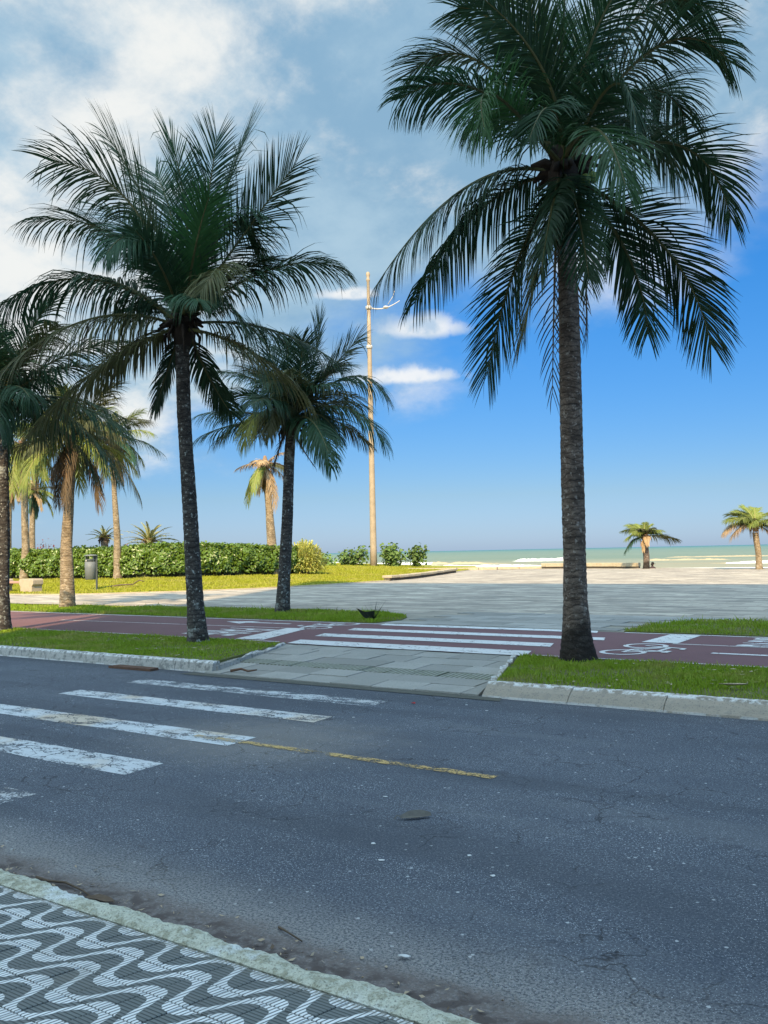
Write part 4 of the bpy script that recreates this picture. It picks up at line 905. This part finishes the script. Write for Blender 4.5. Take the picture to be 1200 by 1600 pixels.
def hedge_at(u):
    c=np.stack([np.interp(u,s,HP[:,0]),np.interp(u,s,HP[:,1])],-1); e=.3; c2=np.stack([np.interp(u+e,s,HP[:,0]),np.interp(u+e,s,HP[:,1])],-1); c1=np.stack([np.interp(u-e,s,HP[:,0]),np.interp(u-e,s,HP[:,1])],-1)
    d=c2-c1; d/=np.linalg.norm(d,axis=-1,keepdims=True)+1e-9; return c,np.stack([-d[...,1],d[...,0]],-1)
n=30000; u=rs.uniform(0,s[-1],n); k=rs.rand(n); c,nr=hedge_at(u)
HB=1.62+.10*np.interp(u,np.arange(0,s[-1]+2,2),rs.uniform(-1,1,len(np.arange(0,s[-1]+2,2))))*.8; HD=2.2
z=np.zeros(n); dp=np.zeros(n); Nv=np.zeros((n,3))
fr=k<.52; tp=(k>=.52)&(k<.9); bk=k>=.9
z[fr]=rs.uniform(.06,1,fr.sum())**.72*HB[fr]; bul=.22*np.sin(np.clip(z/HB,0,1)*math.pi); dp[fr]=-bul[fr]+rs.exponential(.10,fr.sum()); Nv[fr]=np.c_[-nr[fr],np.full(fr.sum(),.45)]
z[tp]=HB[tp]+rs.normal(0,.07,tp.sum()); dp[tp]=rs.uniform(-.05,HD,tp.sum()); Nv[tp]=(0,0,1)
z[bk]=rs.uniform(.1,1,bk.sum())*HB[bk]; dp[bk]=HD+.1; Nv[bk]=np.c_[nr[bk],np.full(bk.sum(),.4)]
lump=.10*np.sin(u*2.1+z*3)+.07*np.sin(u*5.3-z*4); dp=dp+lump*fr
xy=c+nr*dp[:,None]; P=np.c_[xy,lawnz(c)+z]-org
obj('foliage',leaf_cloud(P,Nv,.19,rs,.62),hedge)
uu=np.linspace(0.2,s[-1]-.25,60); c,nr=hedge_at(uu); V=[]
for ci,ni in zip(c,nr):
    zb=float(lawnz(ci[None])[0])
    for dpt,zt in ((.22,-.05),(.12,.8),(.25,1.42),(1.1,1.5),(HD-.2,1.42),(HD-.1,-.05)): q=ci+ni*dpt; V.append((q[0]-org[0],q[1]-org[1],zb+zt-org[2]))
MB().raw(V,[(i*6+j,(i+1)*6+j,(i+1)*6+j+1,i*6+j+1) for i in range(59) for j in range(5)]+[tuple(range(6)),tuple(59*6+j for j in range(6))[::-1]]).build('shade_core','hedge_core',hedge)  # solid dark core; shade between the leaves put into its colour

def strap_bush(loc,n,r,h,L,label,m='strap_leaf',wd=.05,seed=1,cat='shrub',name='strap_leaf_shrub'):
    root=tag(empty(name,loc),label,cat); rs=np.random.RandomState(seed); b=MB()
    for i in range(n):
        th=rs.uniform(0,6.28); ph=math.acos(rs.uniform(0,1)); q=np.array([math.cos(th)*math.sin(ph)*r,math.sin(th)*math.sin(ph)*r,.25+math.cos(ph)*h])*rs.uniform(.55,1.)
        d=np.array([math.cos(th)*math.sin(ph),math.sin(th)*math.sin(ph),math.cos(ph)*.8+.45])+rs.normal(0,.3,3); d/=np.linalg.norm(d); l=L*rs.uniform(.7,1.2)
        sd=np.cross(d,[0,0,1.]); sd/=np.linalg.norm(sd)+1e-6; p1=q+d*l*.55; p2=p1+(d+np.array([0,0,-.75]))*l*.45
        V=[q-sd*wd*.4,q+sd*wd*.4,p1-sd*wd*.5,p1+sd*wd*.5,p2]; b.raw(V,[(0,1,3,2),(2,3,4)])
    b.build('foliage',m,root); c=MB()
    for i in range(9):
        a=i*.7; c.tube([(math.cos(a)*.12,math.sin(a)*.12,-.1),(math.cos(a)*r*.4,math.sin(a)*r*.4,h*.4),(math.cos(a)*r*.6,math.sin(a)*r*.6,h*.75)],[.05,.035,.015],5)
    c.build('stems','twig',root); return root
strap_bush((-35.75,42.3,.36),2300,1.22,1.65,.5,'yellow-green strap-leaved bush at the right end of the hedge',seed=3,wd=.065)
def leafy_bush(loc,n,rx,rz,label,seed,m='round_leaf',size=.28,group='broad-leaved bushes at the foot of the lamp post',stems=6):
    root=tag(empty('broad_leaf_bush',loc),label,'bush',group); rs=np.random.RandomState(seed); P=[];Nv=[]; st=MB()
    for k_ in range(stems):
        a=rs.uniform(0,6.28); r_=rs.uniform(.1,.8)*rx; top=np.array([math.cos(a)*r_,math.sin(a)*r_*.6,rz*rs.uniform(.55,1.05)])
        st.tube([(top[0]*.2,top[1]*.2,-.1),top*[.6,.6,.55],top],[.035,.025,.01],5)
        c=n//stems; d=rs.normal(0,1,(c,3)); d/=np.linalg.norm(d,axis=1)[:,None]; tt_=rs.rand(c)**.6
        P.append(top*np.c_[.4+.6*tt_,.4+.6*tt_,tt_]+d*(rx*.20+.16)*rs.uniform(.3,1.25,c)[:,None]); Nv.append(d*.6+np.array([0,-.3,.6]))
    P=np.vstack(P); P[:,2]=np.maximum(P[:,2],.05)
    obj('foliage',leaf_cloud(P,np.vstack(Nv),size,rs,.85,m),root); st.build('stems','twig',root); return root
leafy_bush((-43.7,63.0,.35),760,1.75,1.75,'dark broad-leaved bush right of the lamp post',1,stems=11)
leafy_bush((-42.2,64.4,.30),420,1.3,1.75,'rightmost broad-leaved bush beyond the lamp post',2,stems=7)
leafy_bush((-46.2,60.8,.52),620,1.8,1.35,'low broad-leaved bush just left of the lamp post',3,stems=10)
leafy_bush((-47.2,57.6,.55),420,1.9,.8,'small low bush between the lamp post and the yellow bush',4,size=.24,stems=10)
leafy_bush((-44.6,54.2,.55),130,.7,.7,'smallest bush beside the yellow-green strap-leaved bush',5,size=.2)
leafy_bush((-52.55,36.46,.5),170,1.1,2.15,'dark red shrub above the left part of the hedge',6,'red_leaf',.17,'red-leaved shrubs behind the hedge',8)
leafy_bush((-48.1,39.6,.5),150,.85,2.0,'dark red shrub between the two cycads',7,'red_leaf',.16,'red-leaved shrubs behind the hedge',8)
# spiky plant on the inner strip
ag=tag(empty('spiky_plant',(-11.52,15.85,.165)),'small dark spiky plant on the tip of the inner grass strip','plant')
rs=np.random.RandomState(2)
for i in range(22):
    az=rs.uniform(0,6.28); el=rs.uniform(.75,1.45); L=rs.uniform(.4,.66); h=np.array([math.cos(az)*math.cos(el),math.sin(az)*math.cos(el),math.sin(el)])
    sd=np.cross(h,[.3,.2,.1]); sd/=np.linalg.norm(sd); p0=h*.03; p1=h*L*.5; p2=h*L+np.array([0,0,-.02]); wd=.026
    MB().raw([p0-sd*wd,p0+sd*wd,p1-sd*wd*.8,p1+sd*wd*.8,p2],[(0,1,3,2),(2,3,4)]).build('leaf','agave_leaf',ag)
rt=np.array([math.cos(YAW),math.sin(YAW),0]); up=np.array([0,0,1.]); bk_=np.array([-math.sin(YAW),math.cos(YAW),0])
MB().raw([p for p in (up*.0,rt*-.12+up*.12,rt*-.36+up*.27,rt*-.20+up*.06+bk_*.04,rt*.02+up*.2,rt*-.18+up*.19-bk_*.04)],[(0,4,5,1),(1,5,2),(0,1,3),(1,2,3)]).build('leaf','agave_leaf',ag)

# ------------------------------------------------------------------ lamp post
LPX=(-44.65,61.62,.45); lp=tag(empty('street_lamp',LPX,YAW),'very tall tapered concrete lamp post with curved white arms','street lamp')
MB().tube([(0,0,-.2),(-.0,0,1.5),(-.0,0,10),(0,0,18.2),(0,0,21.4)],[.30,.27,.22,.175,.15],16).build('pole','pole_concrete',lp,True)
MB().lathe((0,0,21.4),[(.15,0),(.14,.1),(.12,2.3),(.16,2.35),(.16,2.5),(.11,2.55),(.14,2.75),(.18,2.9),(.13,3.08),(.03,3.14)],14).build('finial','pole_concrete',lp,True)
for zc in (18.2,21.5):
    MB().lathe((0,0,zc-.14),[(.22,0),(.26,.06),(.26,.22),(.22,.28)],16).build('collar','lamp_white',lp,True)
for a0,zc,ln in ((0.,21.5,2.6),):
    ca,sa=math.cos(a0),math.sin(a0)
    t_=np.linspace(0,1,12); arm=MB().tube([(ca*ln*q,sa*ln*q,zc-.2*math.sin(q*math.pi)+q*q*.55) for q in t_],.05*(1.25-.6*t_),8).build('arm','lamp_white',lp,True)
    MB().tube([(ca*ln*.62,sa*ln*.62,zc+.25),(ca*ln*.78,sa*ln*.78,zc+.9),(ca*ln*.86,sa*ln*.86,zc+1.55)],[.03,.026,.02],6).build('brace','lamp_white',arm,True)
    MB().lathe((ca*ln*.55,sa*ln*.55,zc-.12),[(.02,0),(.16,.04),(.24,.1),(.18,.22),(.05,.26)],12).build('lamp_head','lamp_white',arm,True)

# ------------------------------------------------------------------ bin, bench, walls
bn=tag(empty('litter_bin',(-33.44,25.62,.21),YAW),'grey hooded litter bin on a post at the edge of the lawn','litter bin')
MB().box((.0,0,.72),(.07,.06,1.56)).build('post','bin_dark',bn)
MB().lathe((-.27,0,.46),[(.19,0),(.225,.02),(.235,.5),(.235,.78),(.225,.78),(.21,.1)],20).build('body','bin_grey',bn,True)
MB().lathe((-.27,0,1.24),[(.236,0),(.236,.10),(.22,.12),(.2,.05)],20).build('rim','bin_dark',bn,True)
MB().box((-.44,0,1.38),(.03,.16,.22)).box((-.1,0,1.38),(.05,.30,.26)).build('bracket','bin_dark',bn)
hd=MB().lathe((-.24,0,1.48),[(.28,0),(.29,.025),(.2,.06),(.03,.075)],20).build('hood','bin_grey',bn,True)
MB().box((-.33,-.20,1.29),(.16,.02,.07)).build('plate','lamp_white',bn)
be=tag(empty('bench',(-35.6,23.75,.15),R(6)),'stone bench with reddish seat slab at the edge of the lawn','bench')
for x in (.15,-1.75):
    q=[(-.36,0),(.36,0),(.36,.30),(.44,.38),(.44,.56),(.38,.62),(-.38,.62),(-.44,.56),(-.44,.38),(-.36,.30)]
    b=MB(); b.raw([(x+a,-.28,z) for a,z in q]+[(x+a,.28,z) for a,z in q],[tuple(range(10)),tuple(range(10,20))[::-1]]+[(i,i+10,(i+1)%10+10,(i+1)%10) for i in range(10)]); bevel(b.build('support','bench_stone',be),.02)
bevel(MB().box((-.80,-.01,.47),(1.16,.46,.09)).build('seat','bench_seat',be),.015)
def low_wall(name,path,label,base_h,cap_h,th,over,seed,zb=.12,cap='wall_cap',L=1.1):
    root=tag(empty(name,(*path[0],zb)),label,'wall'); P=np.array(path,float); s=np.r_[0,np.cumsum(np.linalg.norm(np.diff(P,axis=0),axis=1))]; rs=np.random.RandomState(seed); o=P[0]
    u=0
    while u<s[-1]-.1:
        v=min(u+L*rs.uniform(.8,1.2),s[-1]); pa,pb=[np.array([np.interp(q,s,P[:,0]),np.interp(q,s,P[:,1])]) for q in (u+.01,v-.01)]
        c=(pa+pb)/2-o; d=pb-pa; ln=np.linalg.norm(d); a=math.atan2(d[1],d[0])
        if base_h: MB().box((c[0],c[1],base_h/2),(ln,th,base_h),a).build('stone','wall_stone',root)
        bevel(MB().box((c[0],c[1],base_h+cap_h/2+.003+rs.uniform(-.012,.012)),(ln,th+2*over,cap_h),a+rs.uniform(-.01,.01)).build('cap_stone',cap,root),.025)
        u=v
    return root
low_wall('planter_wall',[(-26.95,38.3),(-27.2,39.8),(-27.8,42.2),(-29.0,45.5),(-30.2,48.6),(-31.2,51.2),(-31.6,52.6)],'low dark stone wall with pale cap at the tip of the lawn',.16,.13,.34,.10,1)
low_wall('sea_wall',[(-22.3,61.5),(-24.5,62.0),(-27,62.4),(-29.9,62.6)],'weathered low sea wall with dark foot left of the small palm',.16,.26,.5,.08,2,L=1.6)
low_wall('low_sea_wall',[(-30.1,62.6),(-33,60.6),(-35.7,59.2),(-39,58.7),(-45,59.6)],'sandy low stretch of sea wall between the lawn tip and the big trunk',.02,.20,.6,.02,3,L=1.6)

# ------------------------------------------------------------------ person half hidden behind the small palm
def person():
    K=PALM['K']['base']; root=tag(empty('person',(K[0]+.16,K[1]+.75,-.36),YAW),'person in dark cap sitting low behind the small palm trunk','person')
    J=[(0,0,.12),(0,.0,.35),(0,.02,.55),(0,.02,.66),(0,0,.80), (.09,.05,.10),(.13,.42,.14),(.14,.50,-.25),(.14,.62,-.30),(-.09,.05,.10),(-.13,.42,.14),(-.14,.50,-.25),(-.14,.62,-.30),(.18,.02,.53),(.22,.10,.28),(.16,.32,.20),(-.18,.02,.53),(-.22,.10,.28),(-.16,.32,.20)]
    E_=[(0,1),(1,2),(2,3),(3,4),(0,5),(5,6),(6,7),(7,8),(0,9),(9,10),(10,11),(11,12),(2,13),(13,14),(14,15),(2,16),(16,17),(17,18)]
    rd=[.14,.13,.13,.05,.085,.085,.065,.045,.035,.085,.065,.045,.035,.06,.045,.03,.06,.045,.03]
    me=bpy.data.meshes.new('body'); me.from_pydata(J,E_,[]); me.materials.append(MATS['shirt']); o=obj('body',me,root)
    sk=o.modifiers.new('skin','SKIN'); o.modifiers.new('sub','SUBSURF').levels=2; o.modifiers['sub'].render_levels=2
    for i,v in enumerate(me.skin_vertices[0].data): v.radius=(rd[i],rd[i]); v.use_root=i==0
    b=MB(); b.lathe((0.02,0,.70),[(.04,0),(.075,.04),(.085,.11),(.088,.16),(.07,.21),(.03,.24)],16); b.tube([(.09,-.0,.80),(.115,0,.785),(.09,0,.775)],[.012,.014,.012],6); b.build('head','skin',root,True)
    c=MB(); c.lathe((0.02,0,.80),[(.095,0),(.10,.05),(.085,.11),(.04,.145),(.005,.15)],16); c.box((.15,0,.815),(.12,.13,.015)); c.build('cap','cap_black',root,True)
    h=MB(); h.lathe((-.02,0,.70),[(.05,0),(.09,.05),(.095,.11)],12); h.build('hair','cap_black',root,True)
person()

# ------------------------------------------------------------------ litter and small things
def bent_leaf(name,loc,L,wd,rz,label,m,cat='leaf',curl=.25,group=None,seed=0,fold=False):
    rs=np.random.RandomState(seed); V=[]; n=7
    for i in range(n):
        u=i/(n-1); w_=wd*math.sin(math.pi*(.06+.9*u))+.002; x=(u-.5)*L
        for k_ in (-1,-.5,0,.5,1): V.append((x,k_*w_*.5+rs.uniform(-.004,.004),.004+abs(k_)*w_*curl+curl*L*.35*(u-.5)**2*2+rs.uniform(0,.006)))
    o=MB().raw(V,[(i*5+j,(i+1)*5+j,(i+1)*5+j+1,i*5+j+1) for i in range(n-1) for j in range(4)]).build(name,m,None,True,loc); o.rotation_euler=(0,0,rz)
    if fold:
        for v in o.data.vertices:
            if v.co.y>0: v.co.z=.006+v.co.y*1.25+.05*abs(v.co.x)
            else: v.co.z=.004+.12*abs(v.co.y)+.02*max(0,v.co.x)
        o.data.polygons.foreach_set('use_smooth',[False]*len(o.data.polygons))
        st_=MB().tube([(-L*.5,0,.01),(-L*.6,.01,.02),(-L*.68,.0,.0)],[.003,.003,.003],5).build('stalk',m,o)
    sm=o.modifiers.new('s','SOLIDIFY'); sm.thickness=.002
    return tag(o,label,cat,group)
bent_leaf('dead_leaf',(-3.11,4.67,.010),.19,.055,R(48),'curled grey dead leaf lying alone on the asphalt','dead_leaf',curl=.5,seed=1,fold=True)
bent_leaf('fallen_petal',(-5.41,8.12,.006),.05,.04,0,'tiny red petal on the asphalt near the ramp','red_petal','petal',seed=2)
bent_leaf('dark_leaf',(-3.62,2.78,.004),.16,.06,R(10),'dark brown leaf in the near gutter by the mossy kerb','twig',curl=.3,seed=3)
bent_leaf('pale_leaf',(-2.10,3.05,.006),.05,.022,R(20),'tiny pale leaf near the near gutter at the bottom','chalk',curl=.1,seed=4)
bent_leaf('fallen_leaf',(-12.1,16.6,.21),.16,.05,R(80),'white curled scrap on the inner grass strip','chalk',curl=.4,seed=6)
bent_leaf('fallen_sheath',(-2.55,9.62,.19),.28,.06,R(25),'pale dry sheath lying on the right-hand verge','bench_stone',curl=.3,seed=7)
def twig(loc,pts,r,label,m='twig'):
    o=MB().tube(pts,[r*(1-.5*i/(len(pts)-1)) for i in range(len(pts))],5).build('twig',m,None,True,loc); return tag(o,label,'twig')
twig((-3.95,2.80,.008),[(-.22,.02,0),(-.1,.0,.01),(.0,.03,.012),(.15,.02,.004),(.3,-.02,.0)],.008,'thin twig in the near gutter at the left edge')
twig((-2.63,2.98,.006),[(-.09,.03,0),(-.03,.0,.01),(.09,-.03,.002)],.006,'short dark twig beside the near gutter')
twig((-8.75,9.02,.045),[(-.2,.0,0),(-.05,.05,.03),(.1,.02,.01),(.22,.06,.03)],.02,'dry brown twig lying on the ramp','iron_rust')
twig((-1.95,10.25,.20),[(-.12,.15,.02),(.0,.05,.06),(.08,-.08,.02),(.2,-.15,.0)],.012,'bare curved twig on the right-hand verge','bench_stone')
twig((-33.4,27.28,.27),[(-1.0,-.5,0),(-.4,-.1,.1),(.1,.2,.12),(.5,.2,.3),(.7,.35,.25)],.04,'fallen dry branch lying on the sunny lawn')
rs=np.random.RandomState(77)
for i,(x,y) in enumerate(((-3.05,4.15),(-2.5,4.25),(-2.25,4.05),(-2.85,3.95),(-3.55,4.98),(-4.9,8.35),(-4.55,8.15),(-5.5,7.2))):
    k_=7; p=[(math.cos(a)*rs.uniform(.006,.022),math.sin(a)*rs.uniform(.006,.016)) for a in np.arange(k_)*2*math.pi/k_]
    o=MB().prism(p,0,.003).build('droppings','chalk',road,loc=(x,y,.003))
gp=MB().prism([(-.45,-.12),(.45,-.12),(.42,.06),(-.42,.06)],0,.035).build('drain_cover','iron_rust',None,loc=(-10.65,8.82,.0)); tag(gp,'rusty drain plate against the left-hand kerb','drain cover')

def crumbs(name,n,box,z,size,m,seed,yb=None):
    rs=np.random.RandomState(seed); P=rs.uniform(box[0],box[1],(n,2))
    if yb: P[:,1]=box[0][1]+np.abs(rs.normal(0,yb,n))
    a=rs.uniform(0,6.28,n); L=size*rs.uniform(.4,1.6,n); d=np.stack([np.cos(a),np.sin(a)],1); e=np.stack([-d[:,1],d[:,0]],1); W=L*rs.uniform(.15,.5,n)
    h=rs.uniform(.002,.012,(n,4))
    Q=[P-d*L[:,None],P+e*W[:,None],P+d*L[:,None],P-e*W[:,None]]
    V=np.stack([np.c_[q,z+h[:,i]] for i,q in enumerate(Q)],1).reshape(-1,3); i=np.arange(n)*4
    tag(obj(name,fastmesh(name,V,np.stack([i,i+1,i+2,i,i+2,i+3],1).ravel(),3,[m])),kind='stuff')
crumbs('gutter_litter',170,((-6.5,2.70),(0.5,3.0)),.002,.013,'twig',1,.07)
crumbs('gutter_chaff',260,((-6.5,2.74),(0.5,3.1)),.002,.012,'bench_stone',2,.12)
crumbs('verge_litter',160,((-4.6,9.2),(2.,11.3)),.165,.035,'bench_stone',3)
crumbs('verge_chaff',160,((-20,9.2),(-10,11.3)),.165,.035,'bench_stone',4)
# ------------------------------------------------------------------ the apartment block behind the camera that shades the street
ab=tag(empty('apartment_building',(13.0,-10.6,0)),'tall apartment block behind the viewer whose shade covers the road','building')
MB().prism([(-19,-.25),(-9.6,-18.8),(28,-18.8),(28,-.25)],0,40).build('wall','facade',ab)
MB().prism([(-19.1,-.1),(-9.6,-18.9),(28.1,-18.9),(28.1,-.1)],40.003,40.6).build('roof','facade',ab)
for fl in range(13):
    z=3.2+fl*2.85
    for j,x in enumerate(np.arange(-16,17,4.)):
        if j%2==0: 
            b=MB().box((x,.35,z-.1),(3.2,1.2,.15)).build('balcony','facade',ab); MB().box((x,.9,z+.45),(3.2,.06,.9)).build('railing','glass_dark',b)
        MB().box((x,-.22,z+1.1),(2.,.1,1.6)).build('window','glass_dark',ab)
